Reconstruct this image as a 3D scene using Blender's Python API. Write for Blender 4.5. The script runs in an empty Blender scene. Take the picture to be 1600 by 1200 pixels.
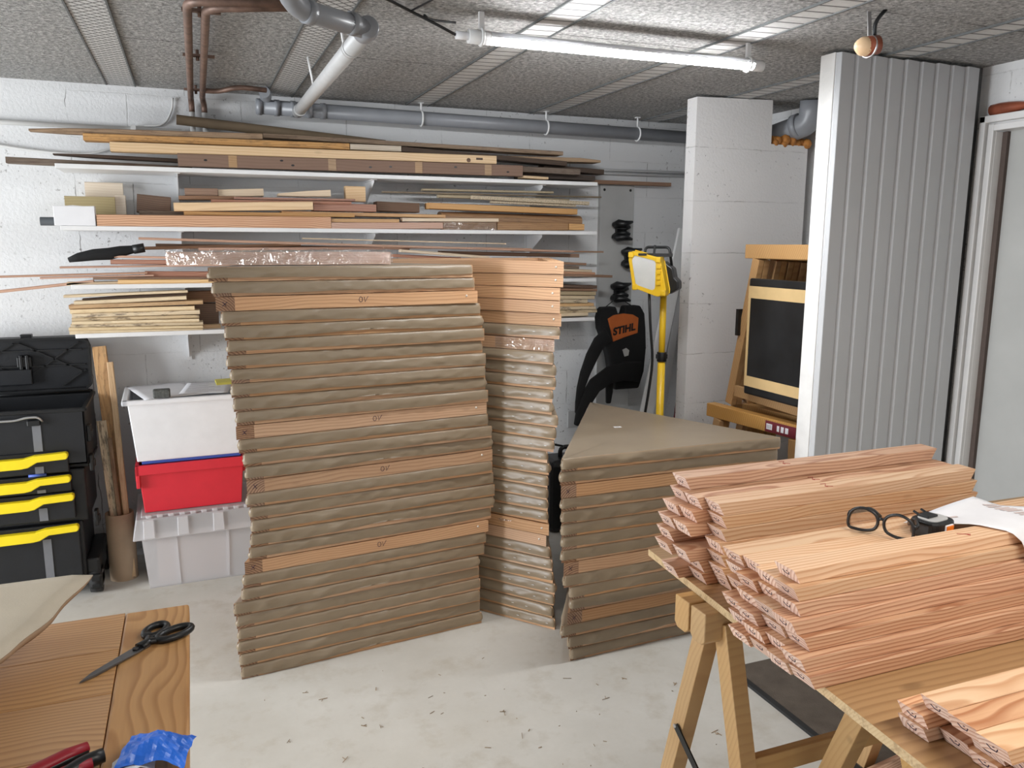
import bpy, math, random
from mathutils import Vector, Matrix, noise

random.seed(7)
SC = bpy.context.scene
COL = SC.collection
PI = math.pi

# ------------------------------------------------------------------ camera
cam_data = bpy.data.cameras.new('camera')
cam_data.sensor_width = 36.0
cam_data.lens = 36.0 * 1260.2 / 1600.0
cam_data.clip_start = 0.02
cam = bpy.data.objects.new('camera', cam_data)
COL.objects.link(cam)
YAW, PITCH, ROLL = 0.37663, 0.17266, 0.00432
fwd = Vector((math.sin(YAW) * math.cos(PITCH), math.cos(YAW) * math.cos(PITCH), -math.sin(PITCH)))
rgt0 = Vector((math.cos(YAW), -math.sin(YAW), 0))
up0 = rgt0.cross(fwd)
rgt = rgt0 * math.cos(ROLL) + up0 * math.sin(ROLL)
upv = up0 * math.cos(ROLL) - rgt0 * math.sin(ROLL)
m = Matrix.Identity(4)
for i in range(3):
    m[i][0], m[i][1], m[i][2] = rgt[i], upv[i], -fwd[i]
m[0][3], m[1][3], m[2][3] = 0.0, 0.0, 1.54
cam.matrix_world = m
SC.camera = cam

# ------------------------------------------------------------------ world, daylight, exposure
world = bpy.data.worlds.new('sky')
SC.world = world
world.use_nodes = True
bg = world.node_tree.nodes['Background']
bg.inputs[0].default_value = (0.80, 0.89, 1.0, 1)
bg.inputs[1].default_value = 1.0

def area(name, loc, rot, sx, sy, power, col):
    d = bpy.data.lights.new(name, 'AREA')
    d.shape = 'RECTANGLE'; d.size = sx; d.size_y = sy; d.energy = power; d.color = col
    o = bpy.data.objects.new(name, d); COL.objects.link(o)
    o.location = loc; o.rotation_euler = rot
    return o
# daylight through the doorway in the side wall and the garage door behind the camera
area('side_doorway_daylight', (-4.12, 2.35, 1.15), (0, -PI / 2, 0), 2.0, 1.5, 225, (0.92, 0.96, 1.0))
area('garage_door_daylight', (-0.2, -2.9, 1.15), (PI / 2, 0, 0), 3.6, 2.0, 5, (1.0, 0.96, 0.90))
# light added over the bench for an assumed second ceiling tube, unseen
area('added_bench_light', (1.35, 0.2, 2.17), (0, 0, 0), 1.2, 0.05, 26, (1.0, 0.93, 0.84))

SC.view_settings.view_transform = 'Standard'
SC.view_settings.look = 'None'
SC.view_settings.gamma = 1.0
SC.view_settings.use_curve_mapping = False
SC.view_settings.exposure = 0.12
SC.cycles.max_bounces = 8
SC.cycles.diffuse_bounces = 5
SC.cycles.use_denoising = True
SC.cycles.sample_clamp_indirect = 6.0

# ------------------------------------------------------------------ material helpers
def new_mat(name):
    mt = bpy.data.materials.new(name); mt.use_nodes = True
    nt = mt.node_tree
    return mt, nt, nt.nodes, nt.links, nt.nodes['Principled BSDF']

def mth(nt, op, a, b=None, clamp=False):
    n = nt.nodes.new('ShaderNodeMath'); n.operation = op; n.use_clamp = clamp
    for i, v in enumerate((a, b)):
        if v is None: continue
        if isinstance(v, (int, float)): n.inputs[i].default_value = v
        else: nt.links.new(v, n.inputs[i])
    return n.outputs[0]

def mixc(nt, fac, a, b, mode='MIX'):
    n = nt.nodes.new('ShaderNodeMix'); n.data_type = 'RGBA'; n.blend_type = mode
    for key, v in ((0, fac), (6, a), (7, b)):
        if isinstance(v, (int, float)): n.inputs[key].default_value = v
        elif isinstance(v, tuple): n.inputs[key].default_value = (*v[:3], 1)
        else: nt.links.new(v, n.inputs[key])
    return n.outputs[2]

def comb(nt, x, y, z):
    n = nt.nodes.new('ShaderNodeCombineXYZ')
    for i, v in enumerate((x, y, z)):
        if isinstance(v, (int, float)): n.inputs[i].default_value = v
        else: nt.links.new(v, n.inputs[i])
    return n.outputs[0]

def noise_tex(nt, vec, scale, detail=3.0, rough=0.55, dist=0.0):
    n = nt.nodes.new('ShaderNodeTexNoise')
    n.inputs['Scale'].default_value = scale; n.inputs['Detail'].default_value = detail
    n.inputs['Roughness'].default_value = rough; n.inputs['Distortion'].default_value = dist
    if vec is not None: nt.links.new(vec, n.inputs['Vector'])
    return n.outputs['Fac']

def ramp(nt, fac, stops):
    n = nt.nodes.new('ShaderNodeValToRGB')
    e = n.color_ramp.elements
    while len(e) < len(stops): e.new(0.5)
    for el, (p, c) in zip(e, stops):
        el.position = p
        el.color = (c, c, c, 1) if isinstance(c, (int, float)) else (*c, 1)
    nt.links.new(fac, n.inputs[0])
    return n.outputs[0]

def bump(nt, bsdf, height, strength, dist):
    n = nt.nodes.new('ShaderNodeBump')
    n.inputs['Strength'].default_value = strength; n.inputs['Distance'].default_value = dist
    nt.links.new(height, n.inputs['Height'])
    nt.links.new(n.outputs[0], bsdf.inputs['Normal'])

def objco(nt):
    return nt.nodes.new('ShaderNodeTexCoord').outputs['Object']

def plain(name, col, rough=0.5, metal=0.0, vary=0.08, scale=14.0, bmp=0.0, bscale=120.0, alpha=None, trans=0.0, emit=None):
    mt, nt, nd, lk, b = new_mat(name)
    co = objco(nt)
    f = noise_tex(nt, co, scale, 4)
    dk = tuple(c * (1 - vary) for c in col); lt = tuple(min(1, c * (1 + vary)) for c in col)
    lk.new(ramp(nt, f, [(0.3, dk), (0.7, lt)]), b.inputs['Base Color'])
    b.inputs['Roughness'].default_value = rough; b.inputs['Metallic'].default_value = metal
    if bmp: bump(nt, b, noise_tex(nt, co, bscale, 3), bmp, 0.004)
    if trans: b.inputs['Transmission Weight'].default_value = trans
    if alpha is not None: b.inputs['Alpha'].default_value = alpha
    if emit:
        b.inputs['Emission Color'].default_value = (*emit[:3], 1); b.inputs['Emission Strength'].default_value = emit[3]
    return mt

def wood(name, light, dark, ring=0.007, contrast=0.75, rough=0.55, vary=0.13, knots=0.5, spots=0.0, spotcol=(0.1, 0.06, 0.04), warp=0.05):
    """solid timber: growth rings round a pith that lies somewhere beside the board, local x is the grain"""
    mt, nt, nd, lk, b = new_mat(name)
    co = objco(nt)
    oi = nd.new('ShaderNodeObjectInfo')
    wn = nd.new('ShaderNodeTexWhiteNoise'); wn.noise_dimensions = '1D'
    lk.new(oi.outputs['Random'], wn.inputs['W'])
    sr = nd.new('ShaderNodeSeparateColor'); lk.new(wn.outputs['Color'], sr.inputs[0])
    sx = nd.new('ShaderNodeSeparateXYZ'); lk.new(co, sx.inputs[0])
    x, y, z = sx.outputs
    r1, r2, r3 = sr.outputs
    off = mth(nt, 'MULTIPLY', r1, 61.0)
    xs = mth(nt, 'ADD', mth(nt, 'MULTIPLY', x, 2.2), off)
    v1 = comb(nt, xs, mth(nt, 'MULTIPLY', y, 5.0), mth(nt, 'MULTIPLY', z, 5.0))
    w = mth(nt, 'MULTIPLY', mth(nt, 'SUBTRACT', noise_tex(nt, v1, 1.0, 2.0, 0.5), 0.5), warp)
    py = mth(nt, 'ADD', y, mth(nt, 'MULTIPLY', mth(nt, 'SUBTRACT', r2, 0.5), 0.16))
    pz = mth(nt, 'ADD', z, mth(nt, 'ADD', mth(nt, 'MULTIPLY', r3, 0.07), 0.015))
    rr = mth(nt, 'SQRT', mth(nt, 'ADD', mth(nt, 'MULTIPLY', py, py), mth(nt, 'MULTIPLY', pz, pz)))
    ph = mth(nt, 'FRACT', mth(nt, 'DIVIDE', mth(nt, 'ADD', rr, w), ring))
    rg = ramp(nt, ph, [(0.0, 0.05), (0.45, 0.2), (0.80, 1.0), (0.90, 0.85), (1.0, 0.05)])
    fv = comb(nt, mth(nt, 'ADD', mth(nt, 'MULTIPLY', x, 6.0), off), mth(nt, 'MULTIPLY', y, 160.0), mth(nt, 'MULTIPLY', z, 160.0))
    fib = noise_tex(nt, fv, 1.0, 2.0)
    f = mth(nt, 'MULTIPLY', mth(nt, 'ADD', mth(nt, 'MULTIPLY', rg, 0.8), mth(nt, 'MULTIPLY', fib, 0.35)), contrast, True)
    c = mixc(nt, f, light, dark)
    # broad colour drift along the board
    dv = comb(nt, mth(nt, 'ADD', mth(nt, 'MULTIPLY', x, 3.0), off), mth(nt, 'MULTIPLY', y, 12.0), mth(nt, 'MULTIPLY', z, 12.0))
    drift = noise_tex(nt, dv, 1.0, 3.0)
    c = mixc(nt, mth(nt, 'MULTIPLY', ramp(nt, drift, [(0.4, 0.0), (0.75, 1.0)]), 0.35), c, tuple(d * 1.25 for d in dark))
    if knots:
        vo = nd.new('ShaderNodeTexVoronoi'); vo.feature = 'F1'
        kv = comb(nt, mth(nt, 'ADD', mth(nt, 'MULTIPLY', x, 4.0), off), mth(nt, 'MULTIPLY', y, 10.0), mth(nt, 'MULTIPLY', z, 10.0))
        lk.new(kv, vo.inputs['Vector']); vo.inputs['Scale'].default_value = 1.0
        k = ramp(nt, vo.outputs['Distance'], [(0.0, 1.0), (0.06, 0.8), (0.13, 0.0)])
        c = mixc(nt, mth(nt, 'MULTIPLY', k, knots), c, tuple(d * 0.35 for d in dark))
    if spots:
        s = noise_tex(nt, comb(nt, mth(nt, 'ADD', mth(nt, 'MULTIPLY', x, 14.0), off), mth(nt, 'MULTIPLY', y, 60.0), mth(nt, 'MULTIPLY', z, 60.0)), 1.0, 4.0, 0.7)
        c = mixc(nt, mth(nt, 'MULTIPLY', ramp(nt, s, [(0.5, 0.0), (0.62, 1.0)]), spots), c, spotcol)
    hs = nd.new('ShaderNodeHueSaturation')
    hs.inputs['Value'].default_value = 1.0
    lk.new(mth(nt, 'ADD', mth(nt, 'MULTIPLY', r2, 2 * vary), 1.0 - vary), hs.inputs['Value'])
    lk.new(mth(nt, 'ADD', mth(nt, 'MULTIPLY', r3, 0.2), 0.9), hs.inputs['Saturation'])
    lk.new(c, hs.inputs['Color'])
    lk.new(hs.outputs[0], b.inputs['Base Color'])
    b.inputs['Roughness'].default_value = rough
    bump(nt, b, f, 0.15, 0.001)
    return mt

W = {
 'fir':       wood('douglas_fir', (0.74, 0.475, 0.30), (0.37, 0.155, 0.075), 0.0068, 0.95),
 'firlight':  wood('douglas_fir_pale', (0.80, 0.575, 0.375), (0.50, 0.25, 0.12), 0.008, 0.85),
 'firbatten': wood('douglas_fir_frame', (0.64, 0.40, 0.23), (0.38, 0.19, 0.09), 0.009, 0.75),
 'firend':    wood('douglas_fir_end_grain', (0.86, 0.68, 0.57), (0.40, 0.19, 0.12), 0.0075, 0.85, 0.8, knots=0.0),
 'firframeend': wood('frame_end_grain', (0.50, 0.31, 0.19), (0.13, 0.06, 0.035), 0.0075, 1.0, 0.8, knots=0.0),
 'pine':      wood('pine', (0.76, 0.55, 0.32), (0.55, 0.33, 0.15), 0.012, 0.6),
 'golden':    wood('golden_pine', (0.62, 0.38, 0.17), (0.40, 0.20, 0.08), 0.010, 0.7),
 'orange':    wood('rough_orange_wood', (0.66, 0.40, 0.18), (0.42, 0.21, 0.08), 0.010, 0.7, 0.8, spots=0.4),
 'weather':   wood('weathered_wood', (0.36, 0.25, 0.16), (0.20, 0.13, 0.08), 0.009, 0.8, 0.8, spots=0.4),
 'greybrown': wood('grey_brown_wood', (0.22, 0.165, 0.125), (0.11, 0.08, 0.06), 0.010, 0.8, 0.8, spots=0.5),
 'dark':      wood('dark_wood', (0.11, 0.075, 0.055), (0.05, 0.034, 0.026), 0.010, 0.7, 0.75),
 'darkbrown': wood('dark_brown_wood', (0.19, 0.115, 0.075), (0.09, 0.05, 0.032), 0.009, 0.8, 0.7),
 'brown':     wood('brown_wood', (0.33, 0.20, 0.13), (0.18, 0.10, 0.06), 0.009, 0.75, 0.7),
 'brownwood': wood('oak_brown_wood', (0.42, 0.26, 0.145), (0.24, 0.13, 0.065), 0.010, 0.8, 0.5, spots=0.25),
 'brownface': wood('mauve_brown_wood', (0.27, 0.175, 0.13), (0.20, 0.125, 0.09), 0.012, 0.6, 0.75),
 'palegrey':  wood('pale_grey_wood', (0.55, 0.48, 0.38), (0.38, 0.31, 0.23), 0.010, 0.6),
 'tan':       wood('tan_wood', (0.48, 0.32, 0.18), (0.30, 0.18, 0.10), 0.010, 0.6),
 'green':     wood('greenish_wood', (0.46, 0.37, 0.19), (0.31, 0.24, 0.11), 0.010, 0.5),
 'whitewood': wood('whitish_wood', (0.70, 0.62, 0.52), (0.55, 0.45, 0.34), 0.012, 0.5),
 'cream':     wood('cream_wood', (0.76, 0.62, 0.45), (0.58, 0.42, 0.27), 0.010, 0.5),
 'pink':      wood('pinkish_wood', (0.62, 0.40, 0.30), (0.42, 0.23, 0.16), 0.009, 0.6),
 'wrapped':   wood('pale_pink_fir', (0.88, 0.66, 0.54), (0.66, 0.40, 0.29), 0.008, 0.6),
 'salmon':    wood('salmon_wood', (0.56, 0.34, 0.23), (0.36, 0.18, 0.11), 0.009, 0.6),
 'red':       wood('reddish_wood', (0.48, 0.25, 0.17), (0.30, 0.13, 0.085), 0.009, 0.7),
 'olive':     wood('olive_wood', (0.45, 0.36, 0.22), (0.28, 0.21, 0.12), 0.009, 0.6),
 'darkolive': wood('dark_olive_wood', (0.20, 0.15, 0.09), (0.11, 0.08, 0.05), 0.009, 0.6),
 'slat':      wood('pale_slat_wood', (0.78, 0.65, 0.45), (0.60, 0.45, 0.26), 0.008, 0.55, spots=0.25, spotcol=(0.35, 0.22, 0.1)),
 'slatbark':  wood('bark_flecked_slat_wood', (0.72, 0.60, 0.42), (0.52, 0.38, 0.22), 0.008, 0.6, spots=0.8, spotcol=(0.13, 0.09, 0.06)),
 'slatorange':wood('orange_slat_wood', (0.70, 0.48, 0.26), (0.50, 0.28, 0.12), 0.008, 0.6, spots=0.3, spotcol=(0.3, 0.14, 0.06)),
 'trestle':   wood('trestle_pine', (0.56, 0.355, 0.155), (0.40, 0.22, 0.085), 0.012, 0.5, 0.5),
 'trestleold':wood('old_trestle_pine', (0.56, 0.33, 0.135), (0.38, 0.195, 0.065), 0.011, 0.75, 0.45),
 'tabletop':  wood('oak_table', (0.62, 0.375, 0.19), (0.33, 0.165, 0.07), 0.011, 0.75, 0.4, vary=0.05, knots=0.6, warp=0.09),
 'benchboard':wood('bench_board_wood', (0.50, 0.30, 0.13), (0.32, 0.17, 0.065), 0.014, 0.8, 0.4),
 'benchedge': wood('bench_board_edge', (0.70, 0.52, 0.28), (0.50, 0.30, 0.13), 0.006, 0.5, spots=0.5, spotcol=(0.3, 0.17, 0.07)),
}
W['chip'] = plain('chipboard', (0.46, 0.38, 0.27), 0.8, vary=0.5, scale=180)

def fabric_mat():
    mt, nt, nd, lk, b = new_mat('taupe_fabric')
    co = objco(nt)
    oi = nd.new('ShaderNodeObjectInfo')
    f = noise_tex(nt, co, 6.0, 4)
    c = ramp(nt, f, [(0.25, (0.235, 0.176, 0.112)), (0.75, (0.285, 0.218, 0.142))])
    lk.new(c, b.inputs['Base Color'])
    b.inputs['Roughness'].default_value = 0.38
    b.inputs['Sheen Weight'].default_value = 0.15
    bump(nt, b, noise_tex(nt, co, 260.0, 2), 0.12, 0.001)
    return mt
FABRIC = fabric_mat()

def wall_mat(name, col, bw, bh, ox, oz, axis='x', joint=0.35, jx0=None, rough=0.85, bedk=0.3):
    """white painted blockwork with fine joints and scuffs; object coordinates are metres in the room"""
    mt, nt, nd, lk, b = new_mat(name)
    co = objco(nt)
    sx = nd.new('ShaderNodeSeparateXYZ'); lk.new(co, sx.inputs[0])
    hx = sx.outputs[0] if axis == 'x' else sx.outputs[1]
    v = comb(nt, mth(nt, 'ADD', hx, 20.0 - ox), mth(nt, 'ADD', sx.outputs[2], 4.0 - oz), 0.0)
    wob = noise_tex(nt, co, 9.0, 3)
    v2 = nd.new('ShaderNodeVectorMath'); v2.operation = 'ADD'; lk.new(v, v2.inputs[0])
    lk.new(comb(nt, mth(nt, 'MULTIPLY', wob, 0.014), mth(nt, 'MULTIPLY', wob, 0.014), 0.0), v2.inputs[1])
    br = nd.new('ShaderNodeTexBrick')
    lk.new(v2.outputs[0], br.inputs['Vector'])
    br.inputs['Scale'].default_value = 1.0; br.inputs['Brick Width'].default_value = bw; br.inputs['Row Height'].default_value = bh
    br.inputs['Mortar Size'].default_value = 0.0028; br.inputs['Mortar Smooth'].default_value = 0.4
    br.offset = 0.5
    fac = br.outputs['Fac']
    if jx0 is not None:
        edge = mth(nt, 'ADD', sx.outputs[0], mth(nt, 'MULTIPLY', noise_tex(nt, co, 7.0, 3), 0.05))
        fac = mth(nt, 'MULTIPLY', fac, mth(nt, 'GREATER_THAN', edge, jx0 + 0.025))
    fade = ramp(nt, noise_tex(nt, co, 3.0, 3), [(0.35, 0.15), (0.65, 1.0)])
    sv = nd.new('ShaderNodeSeparateXYZ'); lk.new(v2.outputs[0], sv.inputs[0])
    bed = mth(nt, 'ABSOLUTE', mth(nt, 'SUBTRACT', mth(nt, 'FRACT', mth(nt, 'ADD', mth(nt, 'DIVIDE', sv.outputs[1], bh), 0.5)), 0.5))
    fade = mth(nt, 'MULTIPLY', fade, ramp(nt, mth(nt, 'MULTIPLY', bed, bh), [(0.004, bedk), (0.008, 1.0)]))
    fac = mth(nt, 'MULTIPLY', fac, fade)
    c = mixc(nt, noise_tex(nt, co, 3.5, 5), tuple(q * 0.94 for q in col), tuple(min(1, q * 1.04) for q in col))
    pit = ramp(nt, noise_tex(nt, co, 42.0, 4, 0.65), [(0.61, 0.0), (0.67, 1.0)])
    pat = ramp(nt, noise_tex(nt, co, 2.2, 2), [(0.48, 0.0), (0.60, 1.0)])
    c = mixc(nt, mth(nt, 'MULTIPLY', mth(nt, 'MULTIPLY', pit, pat), 0.75), c, (0.16, 0.15, 0.14))
    fac = mth(nt, 'MULTIPLY', fac, ramp(nt, noise_tex(nt, co, 11.0, 4, 0.7), [(0.40, 0.1), (0.58, 1.0)]))
    c = mixc(nt, mth(nt, 'MULTIPLY', fac, joint), c, (0.17, 0.16, 0.15))
    if jx0 is not None:
        crack = mth(nt, 'LESS_THAN', mth(nt, 'ABSOLUTE', mth(nt, 'SUBTRACT', edge, jx0 + 0.025)), 0.0022)
        crack = mth(nt, 'MULTIPLY', crack, ramp(nt, noise_tex(nt, co, 5.0, 3), [(0.42, 0.0), (0.55, 0.75)]))
        c = mixc(nt, crack, c, (0.12, 0.11, 0.10))
    lk.new(c, b.inputs['Base Color'])
    b.inputs['Roughness'].default_value = rough
    h = mth(nt, 'SUBTRACT', mth(nt, 'MULTIPLY', noise_tex(nt, co, 85.0, 4), 0.35), mth(nt, 'MULTIPLY', fac, 0.8))
    bump(nt, b, h, 0.6, 0.009)
    return mt

def ceiling_mat():
    mt, nt, nd, lk, b = new_mat('rough_grey_ceiling')
    co = objco(nt)
    n1 = noise_tex(nt, co, 62.0, 5, 0.75); n2 = noise_tex(nt, co, 2.0, 3)
    c = ramp(nt, n1, [(0.30, (0.11, 0.107, 0.104)), (0.49, (0.40, 0.392, 0.38)), (0.68, (0.80, 0.785, 0.76))])
    c = mixc(nt, mth(nt, 'MULTIPLY', n2, 0.2), c, (0.42, 0.40, 0.37))
    sx = nd.new('ShaderNodeSeparateXYZ'); lk.new(co, sx.inputs[0])
    # cross joints between the slabs
    j = mth(nt, 'LESS_THAN', mth(nt, 'ABSOLUTE', mth(nt, 'SUBTRACT', mth(nt, 'FRACT', mth(nt, 'DIVIDE', mth(nt, 'ADD', sx.outputs[1], 10.07), 0.62)), 0.5)), 0.006)
    jf = mth(nt, 'MULTIPLY', j, ramp(nt, noise_tex(nt, co, 2.6, 2), [(0.45, 0.0), (0.6, 0.8)]))
    c = mixc(nt, jf, c, (0.07, 0.065, 0.06))
    lk.new(c, b.inputs['Base Color']); b.inputs['Roughness'].default_value = 0.95
    bump(nt, b, n1, 1.0, 0.02)
    return mt

def mesh_strip_mat(name, diamond):
    """expanded-metal lath strips let into the ceiling; object x across the strip, y along it"""
    mt, nt, nd, lk, b = new_mat(name)
    co = objco(nt)
    sx = nd.new('ShaderNodeSeparateXYZ'); lk.new(co, sx.inputs[0])
    x, y = sx.outputs[0], sx.outputs[1]
    if diamond:
        a = mth(nt, 'FRACT', mth(nt, 'ADD', mth(nt, 'DIVIDE', y, 0.040), mth(nt, 'DIVIDE', x, 0.040)))
        c_ = mth(nt, 'FRACT', mth(nt, 'SUBTRACT', mth(nt, 'DIVIDE', y, 0.040), mth(nt, 'DIVIDE', x, 0.040)))
        line = mth(nt, 'MAXIMUM', mth(nt, 'LESS_THAN', a, 0.20), mth(nt, 'LESS_THAN', c_, 0.20))
    else:
        a = mth(nt, 'FRACT', mth(nt, 'ADD', mth(nt, 'DIVIDE', y, 0.065), mth(nt, 'MULTIPLY', x, 2.0)))
        line = mth(nt, 'LESS_THAN', a, 0.16)
    n = noise_tex(nt, co, 60.0, 3)
    base = mixc(nt, n, (0.45, 0.445, 0.435), (0.64, 0.63, 0.615))
    c = mixc(nt, line, base, (0.12, 0.115, 0.11))
    lk.new(c, b.inputs['Base Color']); b.inputs['Roughness'].default_value = 0.7
    bump(nt, b, mth(nt, 'SUBTRACT', 1.0, line), 0.6, 0.004)
    return mt

def floor_mat():
    mt, nt, nd, lk, b = new_mat('concrete_floor')
    co = objco(nt)
    n1 = noise_tex(nt, co, 2.2, 6, 0.6); n2 = noise_tex(nt, co, 60.0, 4); n3 = noise_tex(nt, co, 7.0, 5, 0.65)
    c = ramp(nt, n1, [(0.3, (0.56, 0.53, 0.47)), (0.7, (0.68, 0.66, 0.61))])
    c = mixc(nt, mth(nt, 'MULTIPLY', ramp(nt, n3, [(0.52, 0.0), (0.72, 1.0)]), 0.5), c, (0.42, 0.36, 0.27))
    c = mixc(nt, mth(nt, 'MULTIPLY', n2, 0.25), c, (0.48, 0.46, 0.42))
    lk.new(c, b.inputs['Base Color']); b.inputs['Roughness'].default_value = 0.75
    bump(nt, b, n2, 0.12, 0.002)
    return mt

def film_mat():
    mt, nt, nd, lk, b = new_mat('clear_plastic_film')
    tr = nd.new('ShaderNodeBsdfTransparent'); tr.inputs[0].default_value = (0.98, 0.97, 0.97, 1)
    gl = nd.new('ShaderNodeBsdfGlossy'); gl.inputs['Roughness'].default_value = 0.07
    mx = nd.new('ShaderNodeMixShader')
    co = objco(nt)
    h = noise_tex(nt, co, 16.0, 3, 0.6, 2.0)
    bp = nd.new('ShaderNodeBump'); bp.inputs['Strength'].default_value = 1.0; bp.inputs['Distance'].default_value = 0.06
    lk.new(h, bp.inputs['Height']); lk.new(bp.outputs[0], gl.inputs['Normal'])
    mx.inputs[0].default_value = 0.34
    lk.new(tr.outputs[0], mx.inputs[1]); lk.new(gl.outputs[0], mx.inputs[2])
    lk.new(mx.outputs[0], nd['Material Output'].inputs['Surface'])
    return mt

M = {
 'black':   plain('black_plastic', (0.0075, 0.008, 0.009), 0.4, vary=0.2),
 'black2':  plain('black_textured_plastic', (0.0085, 0.0095, 0.012), 0.42, vary=0.2, bmp=0.15, bscale=400),
 'cloth':   plain('black_cloth', (0.0055, 0.0055, 0.006), 0.9, bmp=0.4, bscale=60),
 'rubber':  plain('rubber', (0.02, 0.02, 0.02), 0.8),
 'yellow':  plain('yellow_plastic', (0.93, 0.72, 0.012), 0.4, vary=0.04),
 'yelpaint':plain('yellow_paint', (0.82, 0.52, 0.02), 0.35, vary=0.04),
 'white':   plain('white_plastic', (0.88, 0.89, 0.92), 0.35, vary=0.03),
 'shelf':   plain('white_shelf', (0.80, 0.80, 0.80), 0.45, vary=0.03),
 'metalw':  plain('white_metal', (0.75, 0.75, 0.75), 0.4, vary=0.03),
 'red':     plain('red_plastic', (0.72, 0.025, 0.045), 0.4, vary=0.04),
 'blue':    plain('blue_plastic', (0.06, 0.12, 0.50), 0.45, vary=0.05),
 'bluefoil':plain('blue_film', (0.02, 0.16, 0.75), 0.35, vary=0.25, bmp=0.6, bscale=40),
 'paper':   plain('paper', (0.80, 0.80, 0.83), 0.8, vary=0.03),
 'card':    plain('cardboard', (0.40, 0.29, 0.195), 0.85, vary=0.06, bmp=0.1, bscale=60),
 'darkcard':plain('dark_cardboard', (0.20, 0.145, 0.09), 0.8, vary=0.08),
 'whitecard':plain('white_card', (0.80, 0.80, 0.82), 0.7, vary=0.03),
 'pvc':     plain('grey_pvc', (0.24, 0.25, 0.27), 0.35, vary=0.06),
 'pvclight':plain('light_grey_pvc', (0.50, 0.50, 0.50), 0.4, vary=0.05),
 'pvcdark': plain('dark_grey_pvc', (0.10, 0.11, 0.12), 0.5, vary=0.1),
 'copper':  plain('old_copper', (0.17, 0.105, 0.08), 0.5, 0.35, vary=0.35, scale=25),
 'cufoil':  plain('copper_brown_sleeve', (0.30, 0.085, 0.045), 0.3, 0.25, vary=0.2),
 'steel':   plain('steel', (0.55, 0.55, 0.56), 0.3, 0.9),
 'blade':   plain('dark_steel', (0.16, 0.16, 0.165), 0.35, 0.85),
 'greystrip': plain('grey_rubber_strip', (0.17, 0.175, 0.19), 0.55),
 'darkgrey':plain('dark_grey', (0.11, 0.115, 0.115), 0.7, vary=0.15),
 'panelw':  plain('white_pvc_cladding', (0.55, 0.56, 0.575), 0.38, vary=0.015, scale=4),
 'doorw':   plain('white_gloss_paint', (0.74, 0.73, 0.72), 0.4, vary=0.03),
 'doorleaf':plain('grey_door_paint', (0.40, 0.40, 0.385), 0.5, vary=0.05, scale=5),
 'shadebrown': plain('brown_recess_shade', (0.085, 0.06, 0.05), 0.7),
 'mould':   plain('grey_filler', (0.20, 0.20, 0.20), 0.8),
 'conduit': plain('pale_conduit', (0.68, 0.68, 0.67), 0.45, vary=0.03),
 'foam':    plain('orange_brown_foam', (0.42, 0.17, 0.035), 0.7, vary=0.4, scale=30, bmp=0.8, bscale=40),
 'mat':     plain('brown_mat', (0.115, 0.092, 0.072), 0.95, vary=0.2, bmp=0.6, bscale=200),
 'lens':    plain('lamp_lens', (0.62, 0.62, 0.60), 0.4, vary=0.04),
 'orange':  plain('orange_plastic', (0.80, 0.20, 0.015), 0.45, vary=0.05),
 'logo':    plain('orange_leather_patch', (0.46, 0.11, 0.02), 0.6, vary=0.08),
 'redhandle': plain('dark_red_rubber', (0.30, 0.008, 0.02), 0.45, vary=0.1),
 'ink':     plain('purple_ink', (0.03, 0.012, 0.04), 0.7),
 'redink':  plain('red_ink', (0.32, 0.02, 0.02), 0.7),
 'tape':    plain('masking_tape', (0.60, 0.42, 0.20), 0.6, vary=0.06),
 'board':   plain('black_panel_sheet', (0.011, 0.0115, 0.0125), 0.4, vary=0.5, scale=6),
 'screw':   plain('screw_metal', (0.72, 0.66, 0.58), 0.35, 0.5),
 'peel':    plain('pale_wall_board', (0.46, 0.46, 0.45), 0.6, vary=0.08, scale=5),
 'leanw':   plain('white_lacquered_profile', (0.84, 0.84, 0.83), 0.45, vary=0.04),
 'leang':   plain('grey_lacquered_profile', (0.55, 0.55, 0.55), 0.45, vary=0.05),
 'cream':   plain('cream_ceramic', (0.80, 0.56, 0.34), 0.4, vary=0.05),
 'sticker': plain('dark_red_sticker', (0.16, 0.02, 0.03), 0.5, vary=0.1),
 'sponge':  plain('dark_grey_sponge', (0.10, 0.105, 0.10), 0.95, vary=0.35, scale=120),
 'yelcard': plain('yellow_card', (0.68, 0.60, 0.12), 0.6),
 'printink':plain('grey_print', (0.45, 0.43, 0.45), 0.8),
 'pinkprint':plain('faint_pink_print', (0.62, 0.52, 0.50), 0.8),
 'kraft':   plain('beige_cloth_sheet', (0.60, 0.53, 0.42), 0.8, vary=0.04, bmp=0.1, bscale=250),
 'kraftside':plain('brown_cloth_underside', (0.36, 0.24, 0.15), 0.8, vary=0.06),
 'shaving': plain('wood_shaving', (0.30, 0.22, 0.14), 0.8, vary=0.4),
 'film':    film_mat(),
}
def translucent(name, col):
    mt, nt, nd, lk, b = new_mat(name)
    b.inputs['Base Color'].default_value = (*col, 1); b.inputs['Roughness'].default_value = 0.45
    b.inputs['Transmission Weight'].default_value = 0.2
    b.inputs['Alpha'].default_value = 0.58
    return mt
M['tote'] = translucent('milky_clear_plastic', (0.86, 0.85, 0.87))
def lens_clear():
    mt, nt, nd, lk, b = new_mat('clear_lens')
    tr = nd.new('ShaderNodeBsdfTransparent'); gl = nd.new('ShaderNodeBsdfGlossy'); gl.inputs['Roughness'].default_value = 0.03
    mx = nd.new('ShaderNodeMixShader'); mx.inputs[0].default_value = 0.1
    lk.new(tr.outputs[0], mx.inputs[1]); lk.new(gl.outputs[0], mx.inputs[2]); lk.new(mx.outputs[0], nd['Material Output'].inputs['Surface'])
    return mt
M['clear'] = lens_clear()
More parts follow.
